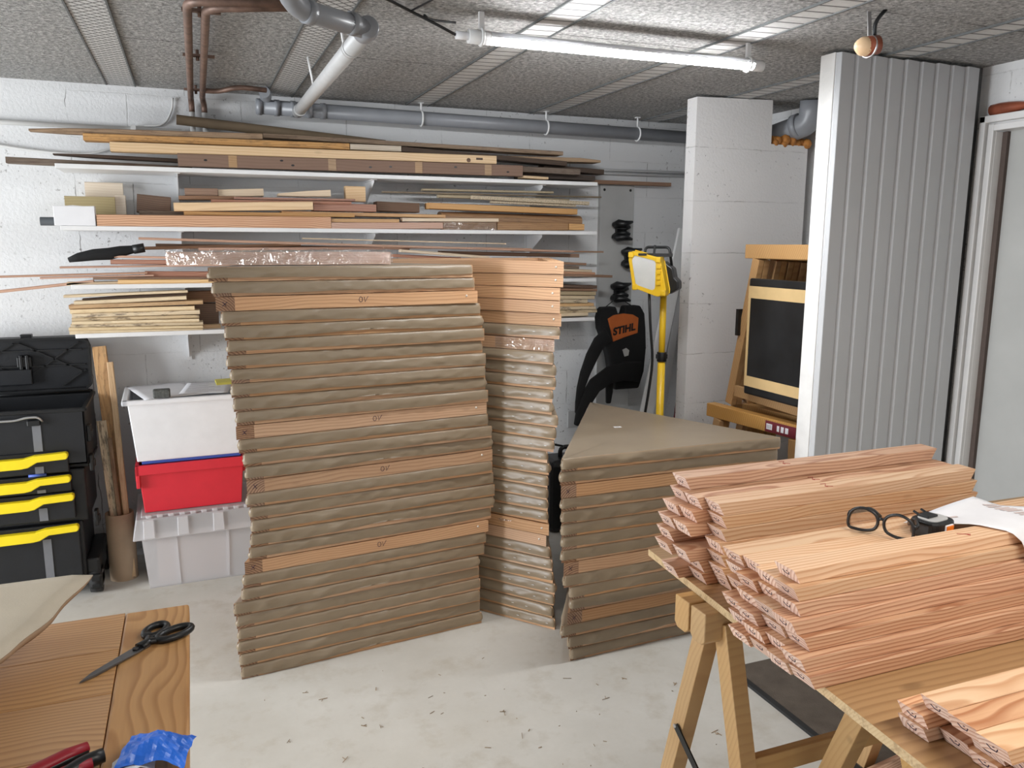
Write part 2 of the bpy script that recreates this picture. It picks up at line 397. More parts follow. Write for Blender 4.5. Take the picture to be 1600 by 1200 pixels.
M['led'] = plain('lit_led_tube', (0.9, 0.9, 0.9), 0.4, emit=(0.96, 0.98, 1.0, 122.0))

# ------------------------------------------------------------------ mesh helpers
class MB:
    """collects shapes, then links them as ONE mesh object"""
    def __init__(self): self.v, self.f, self.mi, self.sm = [], [], [], []
    def add(self, verts, faces, mi=0, smooth=False):
        b = len(self.v)
        self.v += [tuple(p) for p in verts]
        for k, f in enumerate(faces):
            self.f.append([b + i for i in f]); self.mi.append(mi[k] if isinstance(mi, (list, tuple)) else mi); self.sm.append(smooth)
        return self
    def box(self, x0, x1, y0, y1, z0, z1, mi=0, mat4=None):
        vs = [Vector(p) for p in ((x0, y0, z0), (x1, y0, z0), (x1, y1, z0), (x0, y1, z0), (x0, y0, z1), (x1, y0, z1), (x1, y1, z1), (x0, y1, z1))]
        if mat4 is not None: vs = [mat4 @ p for p in vs]
        return self.add(vs, [(0, 3, 2, 1), (4, 5, 6, 7), (0, 1, 5, 4), (1, 2, 6, 5), (2, 3, 7, 6), (3, 0, 4, 7)], mi)
    def prism(self, poly, z0, z1, mi=0, mat4=None, caps=True):
        n = len(poly)
        vs = [Vector((x, y, z0)) for x, y in poly] + [Vector((x, y, z1)) for x, y in poly]
        if mat4 is not None: vs = [mat4 @ p for p in vs]
        fs = [(i, (i + 1) % n, n + (i + 1) % n, n + i) for i in range(n)]
        if caps: fs += [tuple(range(n - 1, -1, -1)), tuple(range(n, 2 * n))]
        return self.add(vs, fs, mi)
    def frustum(self, b0, b1, z0, z1, mi=0, top=True, bottom=True):
        """b0,b1: (x0,x1,y0,y1) rectangles at z0 and z1"""
        vs = []
        for (x0, x1, y0, y1), z in ((b0, z0), (b1, z1)):
            vs += [(x0, y0, z), (x1, y0, z), (x1, y1, z), (x0, y1, z)]
        fs = [(0, 1, 5, 4), (1, 2, 6, 5), (2, 3, 7, 6), (3, 0, 4, 7)]
        if bottom: fs.append((0, 3, 2, 1))
        if top: fs.append((4, 5, 6, 7))
        return self.add(vs, fs, mi)
    def bar(self, p, q, w, h, mi=0, up=(0, 0, 1)):
        """rectangular bar from p to q, w across, h along 'up'"""
        p, q = Vector(p), Vector(q); d = (q - p).normalized()
        u = Vector(up); s = d.cross(u)
        if s.length < 1e-4: s = d.cross(Vector((1, 0, 0)))
        s.normalize(); u = s.cross(d).normalized()
        vs = []
        for c in (p, q):
            for a, b_ in ((-1, -1), (1, -1), (1, 1), (-1, 1)): vs.append(c + s * (a * w / 2) + u * (b_ * h / 2))
        return self.add(vs, [(0, 1, 2, 3), (7, 6, 5, 4), (0, 4, 5, 1), (1, 5, 6, 2), (2, 6, 7, 3), (3, 7, 4, 0)], mi)
    def tube(self, pts, r, n=10, mi=0, closed=False, smooth=True, caps=True, flat=1.0, rs=None):
        pts = [Vector(p) for p in pts]; k = len(pts); vs = []
        prev = None
        for i, p in enumerate(pts):
            if closed: d = pts[(i + 1) % k] - pts[i - 1]
            else: d = pts[min(i + 1, k - 1)] - pts[max(i - 1, 0)]
            d.normalize()
            if prev is None:
                a = Vector((0, 0, 1)) if abs(d.z) < 0.9 else Vector((1, 0, 0))
                u = d.cross(a).normalized()
            else:
                u = prev - d * prev.dot(d); u.normalize()
            prev = u; w_ = d.cross(u)
            rr = rs[i] if rs else r
            for j in range(n):
                t = 2 * PI * j / n
                vs.append(p + u * (math.cos(t) * rr) + w_ * (math.sin(t) * rr * flat))
        fs = []
        for i in range(k if closed else k - 1):
            a0, b0 = i * n, ((i + 1) % k) * n
            for j in range(n): fs.append((a0 + j, a0 + (j + 1) % n, b0 + (j + 1) % n, b0 + j))
        self.add(vs, fs, mi, smooth)
        if caps and not closed:
            b = len(self.v) - k * n
            self.f.append([b + j for j in range(n - 1, -1, -1)]); self.mi.append(mi); self.sm.append(False)
            self.f.append([b + (k - 1) * n + j for j in range(n)]); self.mi.append(mi); self.sm.append(False)
        return self
    def lathe(self, prof, n=24, mi=0, origin=(0, 0, 0), axis='z', smooth=True):
        vs, fs = [], []
        o = Vector(origin)
        for r, z in prof:
            for j in range(n):
                t = 2 * PI * j / n; c, s = r * math.cos(t), r * math.sin(t)
                vs.append(o + Vector((c, s, z) if axis == 'z' else ((z, c, s) if axis == 'x' else (c, z, s))))
        for i in range(len(prof) - 1):
            for j in range(n): fs.append((i * n + j, i * n + (j + 1) % n, (i + 1) * n + (j + 1) % n, (i + 1) * n + j))
        return self.add(vs, fs, mi, smooth)
    def data(self, name, mats):
        me = bpy.data.meshes.new(name)
        me.from_pydata(self.v, [], self.f)
        for mt in (mats if isinstance(mats, (list, tuple)) else [mats]): me.materials.append(mt)
        me.polygons.foreach_set('material_index', self.mi)
        me.polygons.foreach_set('use_smooth', self.sm)
        me.update(); me.validate()
        return me
    def build(self, name, mats, parent=None, loc=(0, 0, 0), rot=(0, 0, 0), bevel=0.0, seg=2):
        return link(name, self.data(name, mats), parent, loc, rot, bevel, seg)

def link(name, me, parent=None, loc=(0, 0, 0), rot=(0, 0, 0), bevel=0.0, seg=2):
    o = bpy.data.objects.new(name, me); COL.objects.link(o)
    o.parent = parent; o.location = loc; o.rotation_euler = rot
    if bevel:
        md = o.modifiers.new('edge', 'BEVEL'); md.width = bevel; md.segments = seg; md.limit_method = 'ANGLE'; md.angle_limit = 0.7
        md.harden_normals = False
    return o

def tag(o, label, cat, group=None, kind=None):
    o['label'] = label; o['category'] = cat
    if group: o['group'] = group
    if kind: o['kind'] = kind
    return o
def thing(name, label, cat, loc=(0, 0, 0), rz=0.0, group=None):
    o = bpy.data.objects.new(name, None); COL.objects.link(o)
    o.empty_display_size = 0.05
    o.location = loc; o.rotation_euler = (0, 0, rz)
    return tag(o, label, cat, group)
def struct(o): o['kind'] = 'structure'; return o

def arc(pts, r=0.05, n=6):
    """round the corners of a polyline"""
    pts = [Vector(p) for p in pts]; out = [pts[0]]
    for i in range(1, len(pts) - 1):
        a, b, c = pts[i - 1], pts[i], pts[i + 1]
        ra = min(r, (a - b).length * 0.49, (c - b).length * 0.49)
        s = b + (a - b).normalized() * ra; e = b + (c - b).normalized() * ra
        for k in range(n + 1):
            t = k / n
            out.append(s * (1 - t) ** 2 + b * 2 * t * (1 - t) + e * t * t)
    out.append(pts[-1]); return out

def ordinal(k):
    return ['first', 'second', 'third', 'fourth', 'fifth', 'sixth', 'seventh', 'eighth', 'ninth', 'tenth', 'eleventh', 'twelfth', 'thirteenth', 'fourteenth', 'fifteenth', 'sixteenth', 'seventeenth', 'eighteenth', 'nineteenth', 'twentieth', 'twenty-first', 'twenty-second', 'twenty-third', 'twenty-fourth', 'twenty-fifth', 'twenty-sixth', 'twenty-seventh', 'twenty-eighth', 'twenty-ninth', 'thirtieth'][k]
# ------------------------------------------------------------------ room shell
CEIL = 2.24
WALLM = wall_mat('white_blockwork', (0.74, 0.745, 0.75), 0.5, 0.2, 0.03, 0.015, joint=0.75, jx0=-0.47)
PIERM = wall_mat('white_pier_blockwork', (0.74, 0.73, 0.725), 6.0, 0.25, 0.9, 0.005, joint=0.45, bedk=1.0)
SIDEM = wall_mat('white_side_blockwork', (0.74, 0.74, 0.74), 0.5, 0.2, 0.1, 0.015, axis='y', joint=0.5)
DIMWALL = plain('dim_unseen_wall', (0.22, 0.21, 0.20), 0.9, vary=0.15)  # dark tone given to the unseen walls to cut bounced light
struct(MB().box(-4.2, 3.2, -3.0, 4.44, -0.1, 0.0).build('floor', floor_mat()))
struct(MB().box(-4.2, 3.2, -3.0, 4.44, CEIL, CEIL + 0.1).build('ceiling', ceiling_mat()))
struct(MB().box(-4.2, 3.2, 4.24, 4.44, 0.0, CEIL).build('wall_back', WALLM))
# side wall with the doorway the daylight comes through
wl = MB()
wl.box(-4.2, -4.05, 3.15, 4.24, 0, CEIL).box(-4.2, -4.05, -3.0, 1.55, 0, CEIL).box(-4.2, -4.05, 1.55, 3.15, 2.16, CEIL)
struct(wl.build('wall_left', DIMWALL))
wf = MB()
wf.box(-4.2, -2.05, -3.1, -2.95, 0, CEIL).box(1.65, 3.2, -3.1, -2.95, 0, CEIL).box(-2.05, 1.65, -3.1, -2.95, 2.16, CEIL)
struct(wf.build('wall_front', DIMWALL))
# right wall with a door opening
DY0, DY1, DZ = 1.45, 2.376, 1.985
wr = MB()
wr.box(3.0, 3.2, 2.43, 4.24, 0, CEIL).box(3.0, 3.2, -3.0, 1.40, 0, CEIL).box(3.0, 3.2, 1.40, 2.43, 2.02, CEIL)
struct(wr.build('wall_right', SIDEM))
# stub wall of large white blocks with its upper corner notched for the drain
pr_ = MB()
poly = [(2.27, 0.0), (2.945, 0.0), (2.94, 2.03), (2.712, 2.03), (2.708, 2.238), (2.27, 2.225)]
pr_.prism(poly, -3.46, -3.38, mat4=Matrix(((1, 0, 0, 0), (0, 0, -1, 0), (0, 1, 0, 0), (0, 0, 0, 1))))
struct(pr_.build('wall_pier', PIERM))
# thin partition, white plaster with pvc cladding boards on its face
struct(MB().box(2.222, 2.935, 2.442, 2.515, 0, CEIL - 0.012).build('wall_partition', plain('white_plaster_edge', (0.78, 0.77, 0.75), 0.8, vary=0.05, bmp=0.5, bscale=40)))
cl = MB()
n_b = 9; bw = (2.938 - 2.226) / n_b
for k in range(n_b):
    x0 = 2.226 + k * bw; x1 = x0 + bw
    pts = [(x0, 2.442), (x0, 2.4345), (x0 + 0.0075, 2.4225), (x0 + 0.010, 2.4215), (x1 - 0.0015, 2.4325), (x1 - 0.001, 2.438), (x1, 2.442)]  # sawtooth profile shaped so each step catches the side light as a bright line
    cl.prism(pts, 0.01, CEIL - 0.014 - 0.0015 * (k % 2))
struct(cl.build('trim_1', M['panelw']))
struct(MB().box(2.939, 2.999, 2.47, 2.50, 0, CEIL - 0.001).build('trim_2', M['darkgrey']))  # dark strip stands in for the shade in the gap beside the partition
# door, frame and handle side hidden beyond the picture
dr = struct(MB().box(3.045, 3.085, DY0, DY1, 0.0, DZ).build('door_1', M['doorleaf']))
fr = MB()
for (ya, yb, x0, zt) in ((2.409, 2.436, 2.966, 2.045), (DY1, 2.400, 2.974, 2.012), (2.399, 2.41, 2.992, 2.02)):
    fr.box(x0, 3.0, ya, yb, 0, zt)
for (za, zb_, x0) in ((2.018, 2.045, 2.966), (DZ, 2.010, 2.974), (2.009, 2.019, 2.992)):
    fr.box(x0, 3.0, DY0 - 0.07, 2.436 if za > 2.0 else DY1, za, zb_)
fr.box(2.966, 3.0, DY0 - 0.07, DY0, 0, 2.045)
fr.box(2.99, 3.10, DY1 - 0.001, 2.425, 0, DZ).box(2.99, 3.10, DY0, DY1, DZ, DZ + 0.03).box(2.99, 3.10, DY0 - 0.045, DY0 + 0.001, 0, DZ)
f_o = fr.build('door_frame', M['doorw'], dr, bevel=0.003)
MB().box(3.028, 3.0448, DY1 - 0.022, DY1 - 0.001, 0, DZ - 0.002).build('recess_shade_strip', M['shadebrown'], dr)  # dark brown strip put in for the shadow of the frame recess
# ceiling lath strips
sm1, sm2 = mesh_strip_mat('diamond_lath', True), mesh_strip_mat('ribbed_lath', False)
for k, (x0, x1, d) in enumerate(((-0.99, -0.872, 1), (-0.302, -0.184, 1), (0.386, 0.506, 1), (1.072, 1.186, 0), (1.76, 1.875, 0), (2.45, 2.565, 0))):
    s_ = MB().box(-(x1 - x0) / 2, (x1 - x0) / 2, -2.9, 4.2, -0.004, 0.0)
    struct(s_.build('trim_%d' % (k + 3), sm1 if d else sm2, loc=((x0 + x1) / 2, 0, CEIL)))
    e_ = MB()
    for sx_ in (-1, 1):
        xx = sx_ * (x1 - x0) / 2
        e_.box(xx - 0.003, xx + 0.003, -2.9, 4.2, -0.008, -0.001)
    struct(e_.build('trim_%d' % (k + 13), M['darkgrey'], loc=((x0 + x1) / 2, 0, CEIL)))

# ------------------------------------------------------------------ pipes and services
t = thing('drain_pipe', 'long grey drain pipe running along the top of the block wall', 'pipe', (0, 0, 0))
DZP = lambda x: 2.168 - (x - 0.33) * 0.0096
b = MB().tube([(0.33, 4.12, DZP(0.33)), (2.94, 4.12, DZP(2.94))], 0.034, 18); b.build('pipe', M['pvc'], t)
for x in (0.345, 0.425, 0.50, 0.575, 0.64):
    MB().tube([(x - 0.012, 4.12, DZP(x)), (x + 0.012, 4.12, DZP(x))], 0.0375, 18).build('collar', M['pvc'], t)
b = MB().tube(arc([(0.375, 4.12, 2.165), (0.375, 4.12, 2.205), (0.375, 4.07, 2.214), (0.36, 4.0, 2.216)], 0.03), 0.026, 14); b.build('elbow', M['pvc'], t)
for x in (1.13, 1.82, 2.38):
    z = DZP(x)
    h = MB().tube([(x, 4.12, z + 0.034), (x, 4.12, CEIL - 0.003)], 0.005, 8)
    h.tube([(x, 4.12 + 0.037 * math.cos(a * PI / 10), z + 0.037 * math.sin(a * PI / 10)) for a in range(21)], 0.0045, 6)
    h.box(x - 0.012, x + 0.012, 4.108, 4.132, CEIL - 0.006, CEIL - 0.001)
    h.build('hanger', M['metalw'], t)
t = thing('branch_pipe', 'pale grey pipe slanting across the ceiling into the long drain', 'pipe')
b = MB().tube([(0.475, 2.30, 2.10), (0.515, 4.07, 2.145)], 0.0255, 18); b.build('pipe', M['pvclight'], t)
for y in (2.50, 3.95):
    f_ = (y - 2.27) * 0.0225
    MB().tube([(0.475 + f_, y, 2.10 + f_ * 1.1), (0.4757 + f_, y + 0.03, 2.1008 + f_ * 1.1)], 0.0285, 18).build('collar', M['pvclight'], t)
for y in (2.62, 3.3):
    MB().tube([(0.48, y, 2.112 + (y - 2.27) * 0.022), (0.462, y, CEIL - 0.002)], 0.004, 8).build('hanger', M['metalw'], t)
t = thing('soil_pipe', 'grey pipe with elbows under the ceiling, feeding the slanting pale pipe', 'pipe')
b = MB().tube(arc([(0.215, 1.75, 2.19), (0.235, 2.06, 2.18), (0.265, 2.145, 2.105), (0.49, 2.268, 2.10)], 0.06), 0.0265, 20); b.build('pipe', M['pvc'], t)
MB().lathe([(0.0, -0.036), (0.026, -0.036), (0.0295, -0.03), (0.030, 0.03), (0.027, 0.036), (0, 0.036)], 22, axis='y', origin=(0.473, 2.268, 2.10)).build('end_cap', M['pvc'], t)
for (x, y) in ((0.30, 2.164), (0.42, 2.23)):
    MB().tube([(x, y, 2.104), (x + 0.02, y + 0.011, 2.103)], 0.029, 20).build('collar', M['pvc'], t)
cu = thing('copper_pipes', 'pair of old brown copper pipes fixed to the ceiling above the shelves', 'pipe')
a1 = arc([(0.30, 2.47, 2.2), (0.035, 2.56, 2.2), (0.048, 4.19, 2.2), (0.05, 4.215, 2.17), (0.05, 4.215, 2.14)], 0.05)
a2 = arc([(0.30, 2.51, 2.2), (0.085, 2.61, 2.2), (0.098, 4.17, 2.2), (0.105, 4.215, 2.17), (0.105, 4.215, 2.14)], 0.05)
a1i = [p for p in a1]; a2i = [p for p in a2]
MB().tube(a1i, 0.013, 12).build('pipe', M['copper'], cu); MB().tube(a2i, 0.013, 12).build('pipe', M['copper'], cu)
MB().tube(arc([(0.098, 3.98, 2.2), (0.16, 3.98, 2.2), (0.24, 3.92, 2.215), (0.365, 3.95, 2.215)], 0.04), 0.011, 10).build('branch', M['copper'], cu)
for y in (2.72, 3.35, 4.08):
    MB().box(0.02, 0.13, y - 0.01, y + 0.01, 2.213, 2.222).tube([(0.07, y, 2.2), (0.07, y, CEIL - 0.002)], 0.006, 8).build('bracket', M['copper'], cu)
ph = thing('heating_pipes', 'white painted ends of two pipes dropping down the wall behind the cardboard tube', 'pipe')
for x in (0.05, 0.105): MB().tube([(x, 4.215, 2.139), (x, 4.215, 1.93)], 0.013, 10).build('pipe', M['conduit'], ph)
MB().tube([(0.03, 4.215, 1.955), (0.15, 4.215, 1.955)], 0.012, 10).build('coupling', M['conduit'], ph)
t = thing('conduit', 'pale conduit running level on the block wall from the corner to the pipes', 'conduit')
MB().tube([(-1.6, 4.225, 2.055), (0.0, 4.225, 2.05)], 0.011, 10).build('tube', M['conduit'], t)
MB().box(-0.215, -0.195, 4.205, 4.24, 2.03, 2.065).build('clip', M['conduit'], t)
tag(MB().tube(arc([(-1.5, 4.228, 2.06), (-0.62, 4.228, 1.935), (-0.40, 4.228, 1.925), (-0.25, 4.228, 1.98), (-0.10, 4.228, 2.05)], 0.15), 0.006, 8).build('cable', M['conduit']), 'grey cable sagging down the wall below the conduit, behind the pointed stake', 'cable')
tag(MB().tube(arc([(-0.22, 4.23, 2.06), (-0.07, 4.23, 2.075), (-0.035, 4.23, 2.15), (-0.03, 4.23, 2.2)], 0.08), 0.005, 8).build('cable', M['conduit']), 'short thin cable curling up the wall from the conduit to the ceiling', 'cable')
t = thing('wall_conduits', 'two grey conduits level on the wall next to the notched stub wall', 'conduit')
for z in (1.935, 1.955): MB().tube([(2.0, 4.228, z), (2.98, 4.228, z + 0.004)], 0.008, 8).build('tube', M['pvclight'], t)
# drain elbow in the notch
t = thing('drain_elbow', 'glossy grey drain elbow in the notch above the stub wall', 'pipe')
b = MB().tube(arc([(3.0 - 0.12, 3.30, 2.235), (2.885, 3.31, 2.13), (2.80, 3.58, 2.07), (2.82, 3.68, 1.98), (2.82, 3.70, 1.75)], 0.12, 8), 0.057, 22); b.build('pipe', M['pvc'], t)
MB().tube([(2.865, 3.36, 2.125), (2.856, 3.39, 2.118)], 0.061, 22).build('collar', M['pvc'], t)
MB().tube([(2.822, 3.51, 2.085), (2.815, 3.535, 2.078)], 0.061, 22).build('collar', M['pvc'], t)
fo = MB()
for k in range(40):
    x, y = 2.73 + 0.21 * random.random(), 3.385 + 0.07 * random.random()
    r = 0.016 + 0.014 * random.random()
    fo.lathe([(0, -r), (r * 0.7, -r * 0.7), (r, 0), (r * 0.7, r * 0.7), (0, r)], 8, origin=(x, y, 2.035 + 0.02 * random.random()))
tag(fo.build('foam', M['foam']), 'orange-brown foam filling the bottom of the notch under the drain elbow', 'foam', kind='stuff')
# sleeve on the door frame
b = MB().tube([(2.985, 2.40 - k * 0.035, 2.066) for k in range(26)], 0.02, 12, rs=[0.013 + 0.011 * abs(math.sin(k * 0.55 + 0.9)) + 0.004 * noise.noise(Vector((k * .8, 2, 1))) for k in range(26)])
tag(b.build('pipe_sleeve', M['cufoil']), 'crumpled copper-brown pipe sleeve lying along the top of the door frame', 'pipe')

# ------------------------------------------------------------------ ceiling lamp and socket
t = thing('tube_light', 'lit white LED tube light fixed to the ceiling', 'lamp', (0, 0, 0))
tube_b = MB().tube([(0.905, 2.487, 2.165), (1.885, 2.477, 2.165)], 0.0195, 24)
for q, f_ in enumerate(tube_b.f):
    if sum(tube_b.v[i][2] for i in f_) / len(f_) > 2.165 - 0.001: tube_b.mi[q] = 1
tube_b.build('tube', [M['led'], M['white']], t)
for (x0, x1, rr) in ((0.835, 0.905, 0.021), (1.885, 1.935, 0.02)):
    MB().tube([(x0, 2.487, 2.165), (x1, 2.487, 2.165)], rr, 18).build('end_cap', M['metalw'], t)
MB().tube([(0.795, 2.489, 2.166), (0.842, 2.488, 2.165)], 0.012, 14).build('cable_gland', M['white'], t)
for x in (0.875, 1.87): MB().tube([(x, 2.482 + 0.024 * math.cos(a * PI / 8), 2.165 + 0.024 * math.sin(a * PI / 8)) for a in range(17)], 0.005, 6).box(x - 0.008, x + 0.008, 2.476, 2.488, 2.185, 2.238).build('clip', M['metalw'], t)
b = MB().tube(arc([(0.795, 2.489, 2.166), (0.72, 2.50, 2.20), (0.66, 2.51, 2.225), (0.55, 2.40, 2.226), (0.42, 2.36, 2.23), (0.30, 2.18, 2.232)], 0.06), 0.0045, 8)
b.tube(arc([(0.70, 2.50, 2.215), (0.74, 2.58, 2.225), (0.83, 2.60, 2.23)], 0.04), 0.004, 6)
b.tube(arc([(0.66, 2.51, 2.225), (0.70, 2.36, 2.23), (0.72, 2.30, 2.232)], 0.04), 0.003, 6)
tag(b.build('cable', M['black']), 'black cable trailing along the ceiling from the LED tube', 'cable')
t = thing('ceiling_socket', 'cream and copper capped stub hung from a strap above the clad partition', 'fitting', (1.955, 2.02, 2.135))
MB().tube([(-0.005, 0, 0), (0.034, -0.01, 0.006)], 0.028, 18).build('cap', M['cufoil'], t)
MB().lathe([(0.0, -0.036), (0.017, -0.031), (0.027, -0.015), (0.0285, 0.0)], 20, axis='x', origin=(-0.002, 0, 0)).build('dome', M['cream'], t)
MB().tube([(0.01, 0.031 * math.cos(a * PI / 10), 0.031 * math.sin(a * PI / 10)) for a in range(21)], 0.0035, 6).bar((0.01, 0, 0.025), (0.012, 0.012, 0.108), 0.012, 0.003).build('strap', M['steel'], t)
MB().tube(arc([(0.03, 0, 0.02), (0.02, -0.005, 0.07), (0.045, -0.02, 0.106)], 0.03), 0.006, 8).build('lead', M['black'], t)

# ------------------------------------------------------------------ stacks of triangular panels
def tri_geo(L, ap):
    P0, P1, P2 = Vector((0, 0)), Vector((L, 0)), Vector(ap)
    return P0, P1, P2
TH, PITCH_B, BW = 0.046, 0.0487, 0.052
tri_cache = {}
def battens(key, L, ap):
    """three battens of the triangular frame; the one on the left ends in the front face and shows its end grain"""
    P0, P1, P2 = tri_geo(L, ap)
    d01, d02, d12 = (P1 - P0).normalized(), (P2 - P0).normalized(), (P2 - P1).normalized()
    s0 = abs(d01.cross(d02)); s1 = abs((-d01).cross(d12)); s2 = abs(d02.cross(d12))
    w0, w1, w2 = BW / s0, BW / s1, BW / s2
    F0 = P0 + d01 * w0
    I0 = F0 + d02 * w0
    I1 = P1 + d12 * w1 - d01 * w1
    E2 = P2 - d12 * w2
    X = E2 - d02 * w2
    G1 = P1 + d12 * w1
    out = []
    for nm, poly, A, B in (('batten', [P0, F0, E2, P2], P0, P2), ('batten', [F0, P1, G1, I0], F0, P1), ('batten', [G1, E2, X, I1], G1, E2)):
        a = math.atan2((B - A).y, (B - A).x)
        R = Matrix.Rotation(-a, 2)
        pl = [tuple(R @ (p - A)) for p in poly]
        pm_ = MB().prism(pl, 0.0, TH)
        if nm == 'batten' and A is P0 and B is P2: pm_.mi[0] = 1
        me = pm_.data('batten_' + key, [W['firbatten'], W['firframeend']])
        out.append((nm, me, (A.x, A.y, 0), a))
    return out

def cover_mesh(key, L, ap, seed):
    """cloth drawn over the top and stapled round the edges, stopping short of the frame's underside"""
    P = [Vector((0, 0)), Vector((L, 0)), Vector(ap)]
    rc = 0.010
    ring = []
    for i in range(3):
        a, b_, c = P[i - 1], P[i], P[(i + 1) % 3]
        u, v = (a - b_).normalized(), (c - b_).normalized()
        s, e = b_ + u * rc, b_ + v * rc
        for k in range(4):
            t_ = k / 3; ring.append(s * (1 - t_) ** 2 + b_ * 2 * t_ * (1 - t_) + e * t_ * t_)
        nxt = P[(i + 1) % 3]; w_ = (b_ - nxt).normalized()
        e2 = nxt + w_ * rc
        n_ = 70
        for k in range(1, n_): ring.append(e + (e2 - e) * (k / n_))
    n = len(ring); cen = (P[0] + P[1] + P[2]) / 3
    nor = []
    for i in range(n):
        d = (ring[(i + 1) % n] - ring[i - 1]).normalized(); nor.append(Vector((d.y, -d.x)))
    levels = [(TH + 0.0016, -0.007), (TH + 0.0010, -0.0015), (TH - 0.0020, 0.0016), (0.037, 0.0036), (0.029, 0.0050), (0.021, 0.0062), (0.015, 0.0066), (0.0100, 0.0062)]
    vs, fs = [], []
    dist = 0.0
    for li, (z, off) in enumerate(levels):
        dist = 0.0
        for i in range(n):
            if i: dist += (ring[i] - ring[i - 1]).length
            q = Vector((dist * 9.0, z * 30.0, seed * 7.3))
            amp = (0.0, 0.05, 0.25, 0.7, 1.0, 1.0, 0.8, 0.45)[li]
            wv = noise.noise(q) * 0.0042 + noise.noise(q * 2.6) * 0.0034 + (max(0.0, noise.noise(Vector((dist * 22.0, z * 20.0, seed * 1.9))) - 0.15) * 0.010)
            wv -= (0.0040 if li >= 6 else 0.0) * (abs(math.cos((dist + 0.03 * seed) * PI / 0.075)) ** 6)
            o_ = off + max(-0.0022, wv * amp)
            zz = z
            if li == len(levels) - 1: zz = max(0.0035, z + noise.noise(Vector((dist * 3.0, 3.1, seed * 3.7))) * 0.009 + noise.noise(Vector((dist * 24.0, 9.1, seed))) * 0.0015)
            p = ring[i] + nor[i] * o_
            vs.append((p.x, p.y, zz))
    for li in range(len(levels) - 1):
        for i in range(n): fs.append((li * n + (i + 1) % n, li * n + i, (li + 1) * n + i, (li + 1) * n + (i + 1) % n))
    vs.append((cen.x, cen.y, TH + 0.0016)); c_ = len(vs) - 1
    for i in range(n): fs.append((c_, i, (i + 1) % n))
    mb = MB(); mb.add(vs, fs, 0, True)
    for k in range(n): mb.sm[-1 - k] = False
    me = mb.data('cloth_' + key, FABRIC)
    return me

staple_me = MB().box(-0.005, 0.005, -0.0012, 0.0, -0.0008, 0.0008).data('staple', M['metalw'])
screw_me = MB().lathe([(0.0, -0.0022), (0.0038, -0.0022), (0.0045, 0.0)], 12, axis='y').data('screw', M['screw'])
def stroke(paths, r=0.0009):
    mb = MB()
    for p in paths: mb.tube(p, r, 5, caps=True, flat=1.0)
    return mb
# pencilled "10" written upside down: a loop then a slanted one
loop = [(0.0065 * math.cos(a * PI / 8) - 0.009, -0.0004, 0.009 * math.sin(a * PI / 8)) for a in range(17)]
ten_me = stroke([loop, [(0.004, -0.0004, 0.008), (0.006, -0.0004, -0.009), (0.018, -0.0004, 0.011)]]).data('pencil_ten', M['ink'])
cross_me = stroke([[(-0.008, -0.0004, -0.007), (0.008, -0.0004, 0.007)], [(-0.006, -0.0004, 0.008), (0.005, -0.0004, -0.008)]]).data('pencil_cross', M['ink'])
hook_me = stroke([[(-0.010, 0, 0.003), (-0.004, 0, -0.004), (0.004, 0, -0.004), (0.008, 0, 0.004)], [(0.0, 0, 0.004), (0.003, 0, 0.005)]], 0.0008).data('pencil_hook', M['ink'])

def panel(key, L, ap, label, group, x, y, z, ang, bare, variant, extras=()):
    t = thing('frame_panel' if bare else 'fabric_panel', label, 'panel', (x, y, z), ang, group)
    if key not in tri_cache:
        tri_cache[key] = (battens(key, L, ap), [cover_mesh(key, L, ap, s_) for s_ in range(5)])
    bt, cv = tri_cache[key]
    for nm, me, loc, a in bt: link(nm, me, t, loc, (0, 0, a))
    if not bare: link('cloth_cover', cv[variant % 5], t)
    for nm, me, loc in extras: link(nm, me, t, loc)
    return t

def top_name(i, n, where):
    if i == 0: return 'topmost of ' + where
    if i == n - 1: return 'bottom of ' + where
    return ordinal(i) + ' from the top of ' + where

# wide stack beside the plastic boxes
S1L = [0.052, 0.062, 0.07, 0.085, 0.093, 0.098, 0.095, 0.105, 0.103, 0.108, 0.114, 0.111, 0.117, 0.13, 0.134, 0.136, 0.133, 0.142, 0.144, 0.139, 0.132, 0.115, 0.107, 0.1, 0.071, 0.077, 0.08, 0.076, 0.081, 0.084]
A1 = math.atan2(0.112, 0.948)
eq = lambda L: (L * 0.5, L * 0.866)
BARE1 = (2, 11, 15, 21)
n1 = 30
for i in range(n1):
    xl = S1L[i]; z = (n1 - 1 - i) * PITCH_B
    ex = []
    if i in BARE1:
        ex = [('pencil_mark', ten_me, (0.50, 0, 0.026)), ('pencil_mark', cross_me, (0.028, 0, 0.023)), ('screw', screw_me, (0.905, 0, 0.028))]
    desc = 'frame pencilled 10, ' if i in BARE1 else 'taupe cloth panel, '
    panel('wide', 0.951, eq(0.93), desc + top_name(i, n1, 'the wide stack beside the red box'), 'panels in the wide stack beside the red box', xl, 2.824 + (xl - 0.084) * 0.118, z + 0.0003, A1 + 0.006 * math.sin(i * 2.3), i in BARE1, i * 3 + 1, ex)
